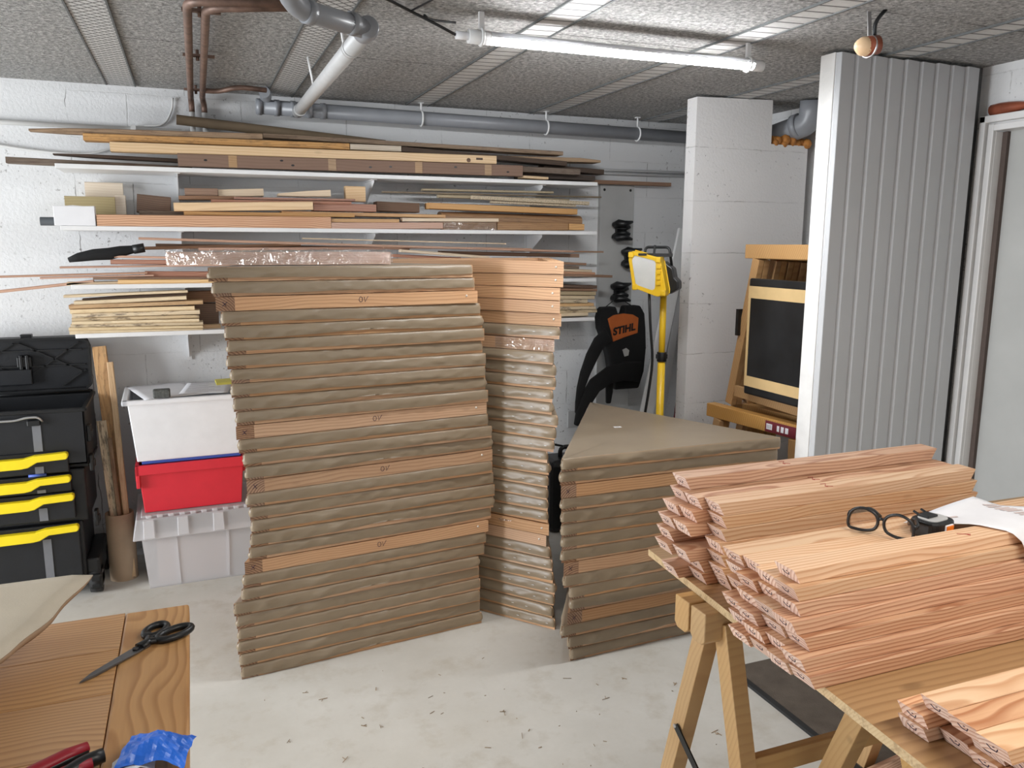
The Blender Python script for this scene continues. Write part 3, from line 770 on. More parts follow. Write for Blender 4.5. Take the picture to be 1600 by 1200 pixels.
# second tall stack, standing at an angle behind it
S2R = [1.296, 1.294, 1.288, 1.289, 1.291, 1.286, 1.275, 1.271, 1.275, 1.277, 1.272, 1.27, 1.283, 1.279, 1.277, 1.258, 1.262, 1.261, 1.26, 1.26, 1.261, 1.267, 1.259, 1.267, 1.276, 1.28, 1.284, 1.281, 1.279, 1.287]
A2 = math.radians(-51.0)
PITCH2 = 0.0492
for i in range(30):
    xr = S2R[i]; yr = 2.773 + (xr - 1.283) * math.tan(A2)
    L = 0.94
    bare = i < 5 or i in (6, 21, 22)
    ex = []
    if bare: ex = [('screw', screw_me, (L - 0.032, 0, 0.026))]
    else: ex = [('staple', staple_me, (L - 0.028 - 0.002 * (i % 3), -0.0075, 0.024)), ('staple', staple_me, (L - 0.115 + 0.01 * (i % 4), -0.0075, 0.025)), ('staple', staple_me, (L - 0.215 + 0.012 * (i % 5), -0.0075, 0.026))]
    desc = 'bare fir frame, ' if bare else 'taupe stapled panel, '
    if i == 6: desc = 'film-wrapped frame, '
    if i == 21: desc = 'frame with film scrap, '
    p = panel('rear', L, (L * 0.5, L * 0.85), desc + top_name(i, 30, 'the tall stack behind the wide one'), 'panels in the tall stack behind the wide stack', xr - L * math.cos(A2), yr - L * math.sin(A2), (29 - i) * PITCH2 + 0.0003, A2 + 0.005 * math.sin(i * 1.7), bare, i * 2 + 1, ex)
    if i == 6:
        b = MB()
        for k in range(12):
            x0, x1 = L - 0.26 + k * 0.022, L - 0.26 + (k + 1) * 0.022
            o0, o1 = 0.002 + 0.003 * noise.noise(Vector((k * .9, 1, 2))), 0.002 + 0.003 * noise.noise(Vector(((k + 1) * .9, 1, 2)))
            b.add([(x0, -o0 - .001, 0.001), (x1, -o1 - .001, 0.001), (x1, -o1 - .002, 0.024), (x0, -o0 - .002, 0.024), (x1, -o1 - .001, 0.047), (x0, -o0 - .001, 0.047)], [(0, 1, 2, 3), (3, 2, 4, 5)], 0, True)
        b.build('plastic_film', M['film'], p)
    if i == 21:
        b = MB()
        b.add([(L - 0.24, -0.002, 0.034), (L - 0.21, -0.006, 0.026), (L - 0.15, -0.004, 0.036), (L - 0.22, -0.003, 0.020)], [(0, 3, 1), (0, 1, 2)], 0, True)
        b.build('plastic_film', M['film'], p)
# low stack with its triangular top in view
S3L = [1.188, 1.182, 1.186, 1.188, 1.19, 1.191, 1.193, 1.192, 1.202, 1.203, 1.229, 1.232, 1.221, 1.197, 1.226, 1.236]
BARE3 = (2, 8, 12)
for i in range(16):
    xl = S3L[i]
    f_ = i / 15.0
    ex = [('pencil_mark', cross_me, (0.028, 0, 0.023))] if i in BARE3 else []
    desc = 'bare frame with pencilled cross, ' if i in BARE3 else 'taupe cloth panel, '
    if i == 0: desc = 'cloth triangle with small white label, '
    p = panel('low', 0.955, (0.567, 0.905), desc + top_name(i, 16, 'the low stack by the trestle'), 'panels in the low stack by the trestle', xl, 2.518 + (xl - 1.19) * 0.03, (15 - i) * PITCH2 + 0.0003, -0.006 + 0.055 * f_ + 0.004 * math.sin(i * 2.1), i in BARE3, i * 2, ex)
    if i == 0:
        b = MB().box(-0.016, 0.016, -0.010, 0.010, 0.0, 0.0006); lb = b.build('paper_label', M['paper'], p, (0.429, 0.379, TH + 0.0018), (0, 0, -0.15))
        MB().box(-0.009, 0.006, -0.002, 0.002, 0.0, 0.0005).build('print', M['printink'], lb, (0, 0, 0.0006))
# long board wrapped in film lying on the wide stack
t = thing('wrapped_board', 'pinkish board wrapped in shiny clear film lying across the wide stack', 'board', (-0.068, 2.905, 30 * PITCH_B + 0.002), 0.06)
MB().box(0, 0.755, 0, 0.10, 0.0, 0.044).build('board', W['wrapped'], t)
b = MB()
prof = [(-0.004, 0.002), (-0.004, 0.022), (-0.003, 0.046), (0.03, 0.05), (0.08, 0.049), (0.104, 0.046)]
nx = 40
vs = []
for k in range(nx + 1):
    x = -0.006 + 0.767 * k / nx
    for j, (y, z) in enumerate(prof):
        q = Vector((x * 14, j * 1.3, 4.2)); a = noise.noise(q) * 0.004
        vs.append((x, y - abs(a) * (1 if j < 3 else 0), z + (abs(noise.noise(q * 1.7)) * 0.014 if j >= 3 else a * 0.5)))
fs = [(k * 6 + j, (k + 1) * 6 + j, (k + 1) * 6 + j + 1, k * 6 + j + 1) for k in range(nx) for j in range(5)]
b.add(vs, fs, 0, True); b.build('plastic_film', M['film'], t)
SHELF_WOOD = [
  ('board', 'grey-brown weathered board on the top shelf, its end jutting far past the shelf', 'board', 'greybrown', -0.695, 1.8896, 0.034, 1.8765, 0.0261, 4.03, 0.05, '', 1),
  ('board', 'thin dark splintered board resting on the weathered grey-brown board of the top shelf', 'board', 'dark', -0.522, 1.9182, 0.036, 1.9101, 0.016, 4.06, 0.05, 'pointl', 1),
  ('board', 'dark brown board with four pale cross patches, front edge of top shelf', 'board', 'brownface', -0.024, 1.925, 1.623, 1.9354, 0.0549, 3.965, 0.045, 'patch', 1),
  ('beam', 'pale pine beam with a slot near one end, lying on the patched brown board', 'beam', 'pine', -0.291, 1.9631, 1.481, 1.9777, 0.0399, 3.97, 0.07, 'slot', 1),
  ('beam', 'rough-sawn orange beam lying on the slotted pine beam', 'beam', 'orange', -0.393, 1.9959, 0.74, 2.006, 0.029, 3.99, 0.09, '', 1),
  ('stake', 'weathered pointed stake lying highest at the front of the top shelf', 'stake', 'weather', -0.595, 2.0124, 0.344, 2.0324, 0.0258, 4.0, 0.05, 'pointl', 1),
  ('board', 'pale grey offcut butting against the end of the rough orange beam', 'board', 'palegrey', 0.743, 2.0047, 0.992, 2.0059, 0.0266, 3.99, 0.09, '', 1),
  ('board', 'long thin brown board under the end of the cardboard tube', 'board', 'weather', 0.352, 2.0414, 1.895, 2.0268, 0.0202, 4.06, 0.09, '', 1),
  ('board', 'dark board in the gap beyond the pale grey offcut, top shelf', 'board', 'dark', 1.007, 2.0088, 1.909, 1.9741, 0.0245, 4.04, 0.09, '', 1),
  ('board', 'tan board with a rounded end reaching past the end of the top shelf', 'board', 'tan', 1.254, 1.9855, 2.128, 2.0007, 0.0221, 4.07, 0.1, 'pointr', 1),
  ('board', 'grey-brown board beyond the end of the patched brown board', 'board', 'greybrown', 1.638, 1.9356, 1.97, 1.9315, 0.029, 4.0, 0.065, '', 1),
  ('board', 'dark board end showing behind the grey-brown offcut at the shelf end', 'board', 'dark', 1.801, 1.9585, 2.165, 1.9449, 0.0267, 4.1, 0.08, '', 1),
  ('board', 'small pale strip flat on the top shelf at the end of the patched board', 'board', 'pine', 1.629, 1.8863, 1.77, 1.8829, 0.0129, 3.97, 0.08, '', 1),
  ('board', 'blackish filler board added in the dark gap under the grey-brown top shelf offcut', 'board', 'dark', 1.666, 1.9106, 2.09, 1.905, 0.0263, 4.06, 0.14, '', 1),  # added to fill the dark gap and carry the offcut
  ('batten', 'long dark brown batten along the wall, reaching over the pale wall board', 'batten', 'brown', 1.949, 1.8945, 2.646, 1.8933, 0.0207, 4.17, 0.04, '', 1),
  ('block', 'greenish yellow wooden block behind the white carton', 'block', 'green', -0.498, 1.7371, -0.298, 1.7365, 0.127, 4.1, 0.06, '', 2),
  ('board', 'whitish wood panel leaning on the wall behind the greenish block', 'board', 'whitewood', -0.424, 1.8055, -0.268, 1.8046, 0.1872, 4.19, 0.02, '', 2),
  ('block', 'narrow pale block standing against the whitish panel', 'block', 'whitewood', -0.298, 1.7456, -0.256, 1.7453, 0.13, 4.115, 0.04, '', 2),
  ('block', 'dark brown wooden block standing on the second shelf with a split side', 'block', 'darkbrown', -0.211, 1.7525, -0.072, 1.7404, 0.0815, 4.07, 0.1, '', 2),
  ('board', 'short grey-brown offcut under the dark brown block', 'board', 'greybrown', -0.2, 1.6779, 0.022, 1.6791, 0.0678, 4.06, 0.12, '', 2),
  ('board', 'long orange-red board along the front of the second shelf beside the white carton', 'board', 'fir', -0.365, 1.6554, 0.637, 1.6601, 0.0543, 3.965, 0.05, '', 2),
  ('board', 'golden board lying on the long orange-red board', 'board', 'golden', -0.013, 1.6759, 0.754, 1.6777, 0.0169, 3.985, 0.1, '', 2),
  ('board', 'pale pine board lying on the golden board of the second shelf', 'board', 'pine', -0.053, 1.7125, 0.557, 1.7303, 0.0377, 3.975, 0.08, '', 2),
  ('strip', 'short reddish strip on the pale pine board', 'strip', 'red', 0.206, 1.7451, 0.762, 1.7481, 0.0101, 4.0, 0.05, '', 2),
  ('strip', 'reddish strip with a notched end under the short reddish strip', 'strip', 'red', 0.106, 1.7309, 0.741, 1.735, 0.0128, 3.99, 0.09, '', 2),
  ('board', 'thick reddish offcut at the end of the pale pine board', 'board', 'red', 0.563, 1.7256, 0.864, 1.7245, 0.0358, 4.0, 0.09, '', 2),
  ('board', 'thin brown offcut under the brown block with ridged face', 'board', 'brown', -0.031, 1.7465, 0.208, 1.7496, 0.017, 4.03, 0.09, '', 2),
  ('block', 'brown block with ridged face atop the second shelf pile', 'block', 'brown', -0.004, 1.7816, 0.138, 1.7828, 0.034, 4.04, 0.08, '', 2),
  ('block', 'cream offcut beside the ridged brown block', 'block', 'cream', 0.141, 1.7791, 0.342, 1.7891, 0.0346, 4.05, 0.08, '', 2),
  ('block', 'cream tapered wedge beside the yellowish cube', 'block', 'cream', 0.407, 1.778, 0.651, 1.7905, 0.0324, 4.03, 0.08, 'pointl', 2),
  ('block', 'yellowish cube-like offcut under the middle shelf bracket', 'block', 'pine', 0.726, 1.8119, 0.823, 1.8117, 0.0731, 4.05, 0.05, '', 2),
  ('board', 'rough dark brown offcut beside the thick reddish offcut', 'board', 'darkbrown', 0.872, 1.7408, 1.086, 1.7362, 0.0462, 4.02, 0.09, '', 2),
  ('board', 'long golden thin board spanning the middle of the second shelf', 'board', 'golden', 0.414, 1.6856, 1.216, 1.6812, 0.0162, 4.0, 0.1, '', 2),
  ('board', 'pinkish board on the front edge in the middle of the second shelf', 'board', 'pink', 0.639, 1.6348, 1.192, 1.642, 0.0315, 3.965, 0.06, '', 2),
  ('strip', 'golden strip lying on the pinkish board', 'strip', 'golden', 0.64, 1.6529, 0.97, 1.6547, 0.0165, 3.97, 0.08, '', 2),
  ('slat', 'pale yellow slat bridging the pinkish board and the taped board', 'slat', 'cream', 0.986, 1.661, 1.491, 1.6654, 0.017, 3.967, 0.05, '', 2),
  ('board', 'brown board end wrapped in shiny clear tape', 'board', 'brownwood', 1.195, 1.6437, 1.479, 1.6458, 0.0379, 3.965, 0.06, 'tape', 2),
  ('board', 'brown board beyond the taped board on the second shelf front', 'board', 'brownwood', 1.484, 1.6459, 1.888, 1.6479, 0.0389, 3.967, 0.06, '', 2),
  ('block', 'light orange offcut at the end of the second shelf', 'block', 'golden', 1.892, 1.6446, 1.983, 1.6441, 0.0335, 3.967, 0.06, '', 2),
  ('log', 'thick rounded brown half log lying behind the taped board', 'log', 'brownwood', 1.202, 1.6991, 1.997, 1.6896, 0.0477, 4.02, 0.09, 'round', 2),
  ('board', 'varnished golden board on the rounded half log', 'board', 'golden', 1.124, 1.7384, 1.946, 1.7229, 0.0296, 3.98, 0.08, '', 2),
  ('strip', 'white-edged chipboard strip lying over the varnished golden board', 'strip', 'chip', 1.35, 1.7793, 2.012, 1.7624, 0.019, 3.97, 0.03, '', 2),
  ('strip', 'lower white-edged chipboard strip under the longer chipboard strip', 'strip', 'chip', 1.462, 1.7557, 1.94, 1.7464, 0.0128, 3.985, 0.04, '', 2),
  ('strip', 'long thin dark strip reaching past the end of second shelf under the top shelf', 'strip', 'darkolive', 0.902, 1.7907, 2.111, 1.7942, 0.0077, 4.02, 0.03, '', 2),
  ('strip', 'olive thin strip above the long thin dark strip', 'strip', 'olive', 1.112, 1.81, 1.833, 1.8151, 0.011, 4.04, 0.04, '', 2),
  ('strip', 'olive strip under the long thin dark strip', 'strip', 'olive', 1.192, 1.7832, 1.923, 1.7766, 0.0158, 4.03, 0.04, '', 2),
  ('strip', 'longest salmon strip arching over the third shelf pile', 'strip', 'salmon', -0.207, 1.5601, 1.936, 1.503, 0.0112, 3.99, 0.04, '', 3),
  ('strip', 'thin whitish strip on top of the third shelf pile below the bracket', 'strip', 'cream', 0.507, 1.562, 1.55, 1.5406, 0.006, 4.01, 0.03, '', 3),
  ('strip', 'dark brown strip below the longest salmon strip', 'strip', 'darkbrown', -0.143, 1.5322, 1.053, 1.5191, 0.0145, 4.1, 0.05, '', 3),
  ('strip', 'brownish strip fanned out beneath the longest salmon strip', 'strip', 'brown', -0.193, 1.5178, 0.504, 1.5363, 0.0143, 4.06, 0.04, '', 3),
  ('strip', 'pinkish strip just above the plastic wrapped board', 'strip', 'pink', 0.04, 1.5141, 1.039, 1.5225, 0.0146, 4.045, 0.05, '', 3),
  ('strip', 'brown strip ending above the bare frames, third shelf', 'strip', 'salmon', 0.902, 1.527, 1.7, 1.5143, 0.0126, 4.02, 0.05, '', 3),
  ('strip', 'pale wedge-shaped strip behind the end of the plastic wrapped board', 'strip', 'cream', 0.985, 1.5084, 1.453, 1.4729, 0.0142, 4.0, 0.06, '', 3),
  ('strip', 'reddish strip under the pale wedge-shaped strip', 'strip', 'red', 0.952, 1.4844, 1.306, 1.4678, 0.0159, 4.03, 0.08, '', 3),
  ('strip', 'dull brown strip above the bare frames', 'strip', 'brown', 1.212, 1.5001, 2.002, 1.4832, 0.0196, 4.06, 0.07, '', 3),
  ('strip', 'thin brown strip whose end passes in front of the pale wall board', 'strip', 'brown', 1.595, 1.5056, 2.142, 1.4991, 0.0084, 4.04, 0.02, '', 3),
  ('strip', 'thin pale strip next to the black cloth bag', 'strip', 'pink', -0.31, 1.4805, -0.092, 1.4746, 0.0097, 3.98, 0.05, '', 3),
  ('strip', 'reddish-brown short board poking out beside the plastic wrapped board', 'strip', 'red', -0.326, 1.4624, 0.091, 1.4567, 0.0209, 3.985, 0.05, '', 3),
  ('strip', 'pale strip under the black cloth bag', 'strip', 'pink', -0.523, 1.4334, 0.172, 1.4407, 0.0082, 3.97, 0.05, '', 3),
  ('strip', 'long salmon strip jutting past the third shelf toward the toolbox', 'strip', 'salmon', -0.87, 1.3934, -0.181, 1.4068, 0.0086, 3.985, 0.04, '', 3),
  ('strip', 'thinner salmon strip just below the long jutting salmon strip', 'strip', 'pink', -0.604, 1.3872, -0.156, 1.395, 0.0076, 3.99, 0.04, '', 3),
  ('strip', 'lowest slanting strip jutting far past the third shelf', 'strip', 'salmon', -0.873, 1.3227, -0.398, 1.3741, 0.0121, 3.98, 0.04, '', 3),
  ('strip', 'broad reddish strip with a chevron end', 'strip', 'red', -0.192, 1.4092, 0.13, 1.405, 0.0256, 4.0, 0.05, '', 3),
  ('strip', 'brown strip between the reddish chevron strip and the pine board', 'strip', 'brown', -0.4, 1.3865, 0.128, 1.3806, 0.0111, 3.985, 0.08, '', 3),
  ('board', 'pale pine board lying flat on the third shelf beside the tall fabric stack', 'board', 'pine', -0.301, 1.3749, 0.127, 1.3711, 0.0252, 3.968, 0.08, '', 3),
  ('strip', 'yellowish thin slat on the third shelf end below the jutting strips', 'strip', 'cream', -0.503, 1.3658, -0.3, 1.3659, 0.0151, 3.98, 0.06, '', 3),
  ('strip', 'brown strip stub beside the bare frames, upper of the third shelf end', 'strip', 'brown', 1.571, 1.4531, 2.006, 1.4361, 0.0133, 3.98, 0.06, '', 3),
  ('strip', 'short grey-brown stub below the upper brown stub at third shelf end', 'strip', 'greybrown', 1.571, 1.4348, 1.963, 1.4208, 0.0166, 3.98, 0.07, '', 3),
  ('strip', 'pale stub in the third shelf end pile', 'strip', 'cream', 1.573, 1.4181, 2.044, 1.3994, 0.014, 3.985, 0.07, '', 3),
  ('strip', 'reddish stub above the long dark overhanging strip', 'strip', 'salmon', 1.573, 1.3997, 2.064, 1.3853, 0.0134, 3.985, 0.07, '', 3),
  ('strip', 'long dark strip overhanging the shelf end in front of wall board', 'strip', 'brown', 1.569, 1.3884, 2.166, 1.369, 0.014, 3.975, 0.04, '', 3),
  ('slat', 'topmost pale slat of the stacked slats under the third shelf', 'slat', 'slat', -0.521, 1.3089, -0.018, 1.3226, 0.0111, 3.99, 0.07, '', 4),
  ('slat', 'dark bark-edged slat near the top of the pale slat pile', 'slat', 'dark', -0.452, 1.2952, -0.022, 1.3098, 0.014, 4.01, 0.06, 'pointl', 4),
  ('slat', 'second pale slat, below the dark bark-edged slat', 'slat', 'slat', -0.482, 1.2824, -0.025, 1.2971, 0.0167, 3.98, 0.08, '', 4),
  ('slat', 'third pale slat with orange stain along its edge', 'slat', 'slatorange', -0.502, 1.2669, 0.044, 1.2759, 0.0166, 3.97, 0.1, '', 4),
  ('slat', 'fourth pale slat from the top of the slat pile', 'slat', 'slat', -0.5, 1.248, 0.007, 1.2511, 0.0195, 3.98, 0.08, '', 4),
  ('slat', 'fifth slat with brown bark flecks', 'slat', 'slatbark', -0.493, 1.2291, 0.028, 1.2323, 0.0181, 3.97, 0.09, '', 4),
  ('slat', 'sixth slat, thin, with dark knots on its edge', 'slat', 'slatbark', -0.496, 1.2102, 0.024, 1.211, 0.0154, 3.98, 0.09, '', 4),
  ('slat', 'seventh pale slat from the top of the slat pile', 'slat', 'slat', -0.496, 1.1957, 0.023, 1.1928, 0.0134, 3.97, 0.09, '', 4),
  ('slat', 'eighth slat with grey mould specks', 'slat', 'slatbark', -0.502, 1.1829, 0.039, 1.1786, 0.0154, 3.975, 0.09, '', 4),
  ('slat', 'ninth pale slat second from the bottom of the pile', 'slat', 'slat', -0.51, 1.1682, 0.038, 1.1614, 0.0126, 3.97, 0.09, '', 4),
  ('slat', 'bottom pale slat lying on the fourth shelf', 'slat', 'slat', -0.508, 1.1558, 0.037, 1.1468, 0.0168, 3.968, 0.09, '', 4),
  ('block', 'dark brown block behind the pale slat ends beside the tall stack', 'block', 'darkbrown', -0.023, 1.2545, 0.111, 1.2514, 0.1361, 4.11, 0.06, '', 4),
  ('block', 'brown offcut topping the dark block behind the slat ends', 'block', 'brown', -0.028, 1.3087, 0.108, 1.3123, 0.054, 4.11, 0.06, '', 4),
  ('block', 'small triangular pine offcut on the fourth shelf beside the tall stack', 'block', 'pine', 0.041, 1.158, 0.117, 1.1585, 0.0359, 4.02, 0.05, '', 4),
  ('slat', 'dark top slat of the pile at the fourth shelf end', 'slat', 'darkbrown', 1.576, 1.3309, 2.08, 1.3133, 0.0168, 3.99, 0.07, '', 4),
  ('slat', 'dark slat second from the top, fourth shelf end pile', 'slat', 'brown', 1.572, 1.3112, 2.076, 1.2946, 0.0134, 3.98, 0.09, '', 4),
  ('slat', 'tan slat third from the top, fourth shelf end pile', 'slat', 'olive', 1.57, 1.2948, 2.066, 1.2793, 0.0202, 3.975, 0.09, '', 4),
  ('slat', 'pale thick slat fourth from the top, fourth shelf end pile', 'slat', 'slat', 1.572, 1.2709, 2.061, 1.2563, 0.0185, 3.98, 0.09, '', 4),
  ('slat', 'short pale slat at mid height, fourth shelf end pile', 'slat', 'slatbark', 1.569, 1.2496, 2.014, 1.2385, 0.0202, 3.972, 0.09, '', 4),
  ('slat', 'tan slat below the short pale slat, fourth shelf end pile', 'slat', 'slatorange', 1.572, 1.2253, 2.058, 1.2177, 0.0169, 3.98, 0.09, '', 4),
  ('slat', 'bark-flecked slat third from the bottom, fourth shelf end pile', 'slat', 'slatbark', 1.57, 1.2055, 2.067, 1.2002, 0.0169, 3.975, 0.09, '', 4),
  ('slat', 'pale slat second from the bottom, fourth shelf end pile', 'slat', 'slatbark', 1.572, 1.1847, 2.078, 1.1819, 0.017, 3.98, 0.09, '', 4),
  ('slat', 'shorter bottom slat, fourth shelf end pile', 'slat', 'slat', 1.569, 1.1653, 2.018, 1.1666, 0.017, 3.97, 0.09, '', 4),
]
# ------------------------------------------------------------------ wall shelves
SHZ = {1: 1.864, 2: 1.606, 3: 1.355, 4: 1.141}
for k, nm in ((1, 'topmost'), (2, 'second'), (3, 'third'), (4, 'lowest')):
    z = SHZ[k]
    x0 = -0.505 if k < 3 else -0.485
    t = thing('wall_shelf', nm + ' white wall shelf under the timber offcuts', 'shelf', (0, 0, 0), 0, 'white wall shelves')
    MB().box(x0, 2.055, 3.96, 4.225, z - 0.019, z).build('shelf_board', M['shelf'], t, bevel=0.0015)
    for x in (-0.03, 0.86, 1.76):
        bk = MB()
        bk.box(x - 0.011, x + 0.011, 4.232, 4.24, z - 0.17, z - 0.02)
        bk.box(x - 0.011, x + 0.011, 4.00, 4.235, z - 0.0225, z - 0.0195)
        zz = Matrix(((0, 0, 1, x), (1, 0, 0, 0), (0, 1, 0, 0), (0, 0, 0, 1)))
        bk.prism([(4.235, z - 0.021), (4.02, z - 0.021), (4.02, z - 0.032), (4.20, z - 0.12), (4.235, z - 0.16)], -0.0012, 0.0012, mat4=zz)
        bk.build('bracket', M['metalw'], t)

def plank_mesh(L, th, dep, opt):
    """local x along the plank, y to the back, z up; origin at the left front bottom corner"""
    mb = MB()
    if opt == 'round':
        n = 14
        pts = [(dep / 2 - dep / 2 * math.cos(PI * k / n), th * 0.25 + th * 0.75 * math.sin(PI * k / n) ** 0.7) for k in range(n + 1)]
        pts = [(0.0, 0.0)] + pts + [(dep, 0.0)]
        mb.prism(pts, 0, L, mat4=Matrix(((0, 0, 1, 0), (1, 0, 0, 0), (0, 1, 0, 0), (0, 0, 0, 1))))
        return mb
    n = max(2, int(L / 0.12)); vs = []
    ch = min(0.0025, th * 0.2)
    for k in range(n + 1):
        x = L * k / n; s = 1.0; lo = 0.0
        if opt == 'pointl' and x < 0.17: s = 0.35 + 0.65 * x / 0.17; lo = th * (1 - s) * 0.5
        if opt == 'pointr' and x > L - 0.12: s = 0.55 + 0.45 * (L - x) / 0.12; lo = 0.0
        d0, d1 = 0.0, dep
        h = th * s
        vs += [(x, d0 + ch, lo), (x, d0, lo + ch), (x, d0, lo + h - ch), (x, d0 + ch, lo + h), (x, d1 - ch, lo + h), (x, d1, lo + h - ch), (x, d1, lo + ch), (x, d1 - ch, lo)]
    fs = []
    for k in range(n):
        for j in range(8): fs.append((k * 8 + j, k * 8 + (j + 1) % 8, (k + 1) * 8 + (j + 1) % 8, (k + 1) * 8 + j))
    fs.append(tuple(range(7, -1, -1))); fs.append(tuple(n * 8 + j for j in range(8)))
    return mb.add(vs, fs)

GROUPS = {1: 'offcuts on the top shelf', 2: 'offcuts on the second shelf', 3: 'strips on the third shelf', 4: 'slats on the lowest shelf'}
for (nm, label, cat, mt, x0, z0, x1, z1, th, Y, dep, opt, sh) in SHELF_WOOD:
    L = math.hypot(x1 - x0, z1 - z0); a = math.atan2(z1 - z0, x1 - x0)
    zb = z0 - th
    if opt in ('patch', 'slot', 'tape'):
        t = thing(nm, label, cat, (x0, Y, zb), 0, GROUPS[sh]); t.rotation_euler = (0, -a, 0)
        o = plank_mesh(L, th, dep, '').build('timber', W[mt], t)
        if opt == 'patch':
            for u in (0.14, 0.41, 0.665, 0.885):
                MB().box(L * u - 0.018, L * u + 0.018, -0.0008, 0.0005, 0.001, th - 0.001).build('pale_patch', W['tan'], t)
            for u in (0.07, 0.27, 0.30, 0.52, 0.58, 0.78, 0.95):
                MB().prism([(0.008 * math.cos(q * PI / 4), 0.0045 * math.sin(q * PI / 4)) for q in range(8)], 0, 0.0012).build('nail_hole', M['black'], t, (L * u, 0.0006, th * (0.3 + 0.4 * ((u * 37) % 1))), (PI / 2, 0, 0))
        if opt == 'slot':
            MB().box(L - 0.11, L - 0.075, -0.0008, 0.001, th * 0.42, th * 0.68).build('slot', W['dark'], t)
            MB().prism([(0.011 * math.cos(q * PI / 4), 0.011 * math.sin(q * PI / 4)) for q in range(8)], 0, 0.0012).build('knot', W['darkbrown'], t, (L - 0.15, 0.0006, th * 0.35), (PI / 2, 0, 0))
        if opt == 'tape':
            vs = [(L * k / 12, -0.0015 - 0.003 * abs(noise.noise(Vector((k * 1.1, j, 3)))), th * j / 2) for k in range(13) for j in range(3)]
            MB().add(vs, [(k * 3 + j, (k + 1) * 3 + j, (k + 1) * 3 + j + 1, k * 3 + j + 1) for k in range(12) for j in range(2)], 0, True).build('clear_tape', M['film'], t)
    else:
        o = plank_mesh(L, th, dep, opt).build(nm, W[mt], None, (x0, Y, zb), (0, -a, 0))
        tag(o, label, cat, GROUPS[sh])
# things among the timber
b = MB().tube([(-0.02, 4.16, 2.094), (0.95, 4.16, 2.028)], 0.0225, 18, caps=False).tube([(-0.02, 4.16, 2.094), (0.95, 4.16, 2.028)], 0.0195, 18, caps=False)
tag(b.build('cardboard_tube', M['darkcard']), 'long brown cardboard tube lying across the top of the shelved timber', 'tube')
tag(MB().tube([(-0.592, 4.06, 1.6255), (-0.30, 4.06, 1.6255)], 0.0185, 16, caps=False).tube([(-0.59, 4.06, 1.6255), (-0.32, 4.06, 1.6255)], 0.0155, 16).build('plastic_pipe', M['pvcdark']), 'dark grey pipe stub poking out behind the white carton', 'pipe')
t = thing('carton', 'small torn white card carton at the end of the second shelf', 'box', (-0.527, 3.962, SHZ[2] + 0.0005))
MB().box(0, 0.158, 0, 0.05, 0, 0.083).build('box', M['whitecard'], t, bevel=0.002)
MB().prism([(0.03, 0.0835), (0.155, 0.0835), (0.152, 0.086), (0.11, 0.0845), (0.07, 0.088), (0.04, 0.085)], -0.05, -0.048, mat4=Matrix(((1, 0, 0, 0), (0, 0, -1, 0), (0, 1, 0, 0), (0, 0, 0, 1)))).build('torn_flap', M['whitecard'], t)
bg_ = MB()
pts = [(-0.49, 4.0, 1.460), (-0.45, 4.0, 1.472), (-0.39, 4.0, 1.483), (-0.33, 4.0, 1.487), (-0.28, 4.0, 1.498), (-0.235, 4.0, 1.506), (-0.20, 4.0, 1.511)]
bg_.tube(pts, 0.03, 14, flat=0.9, rs=[0.012, 0.022, 0.028, 0.03, 0.027, 0.020, 0.017])
t = thing('folded_umbrella', 'black cloth bundle like a folded umbrella lying on the third shelf', 'bag')
bg_.build('cloth', M['cloth'], t)
MB().tube([(-0.232, 4.0, 1.506), (-0.186, 4.0, 1.514)], 0.0205, 14).build('cuff', M['black'], t)

# ------------------------------------------------------------------ rolling tool chest
t = thing('tool_chest', 'black rolling tool chest with yellow drawer handles and open lid', 'toolbox', (-0.455, 3.78, 0))
X0 = -0.56
b = MB()
b.box(X0, -0.045, 0.02, 0.36, 0.06, 0.345).box(X0, -0.02, 0.02, 0.36, 0.345, 0.58)
b.box(X0, 0.0, 0.03, 0.36, 0.58, 0.60)
b.build('body', M['black2'], t, bevel=0.008)
b = MB()
b.box(X0, 0.0, 0.0, 0.012, 0.60, 0.835).box(X0, 0.0, 0.348, 0.36, 0.60, 0.85).box(-0.012, 0.0, 0.0, 0.36, 0.60, 0.84).box(X0, X0 + 0.012, 0.0, 0.36, 0.60, 0.84).box(X0, 0, 0, 0.36, 0.60, 0.615)
b.build('top_bin', M['black2'], t, bevel=0.004)
b = MB().bar((X0, 0.01, 0.842), (0.004, 0.01, 0.838), 0.03, 0.014).bar((0.0, 0.0, 0.84), (0.0, 0.36, 0.85), 0.02, 0.014).bar((X0, 0.36, 0.856), (0.0, 0.36, 0.856), 0.014, 0.02)
b.build('rim', M['black'], t, bevel=0.003)
# side flank with clips
for (y, z) in ((0.012, 0.73), (0.012, 0.60), (0.012, 0.35)):
    MB().box(0.0, 0.016, y, y + 0.05, z - 0.035, z + 0.035).box(0.012, 0.022, y + 0.006, y + 0.044, z - 0.02, z + 0.012).build('side_clip', M['black'], t, bevel=0.004)
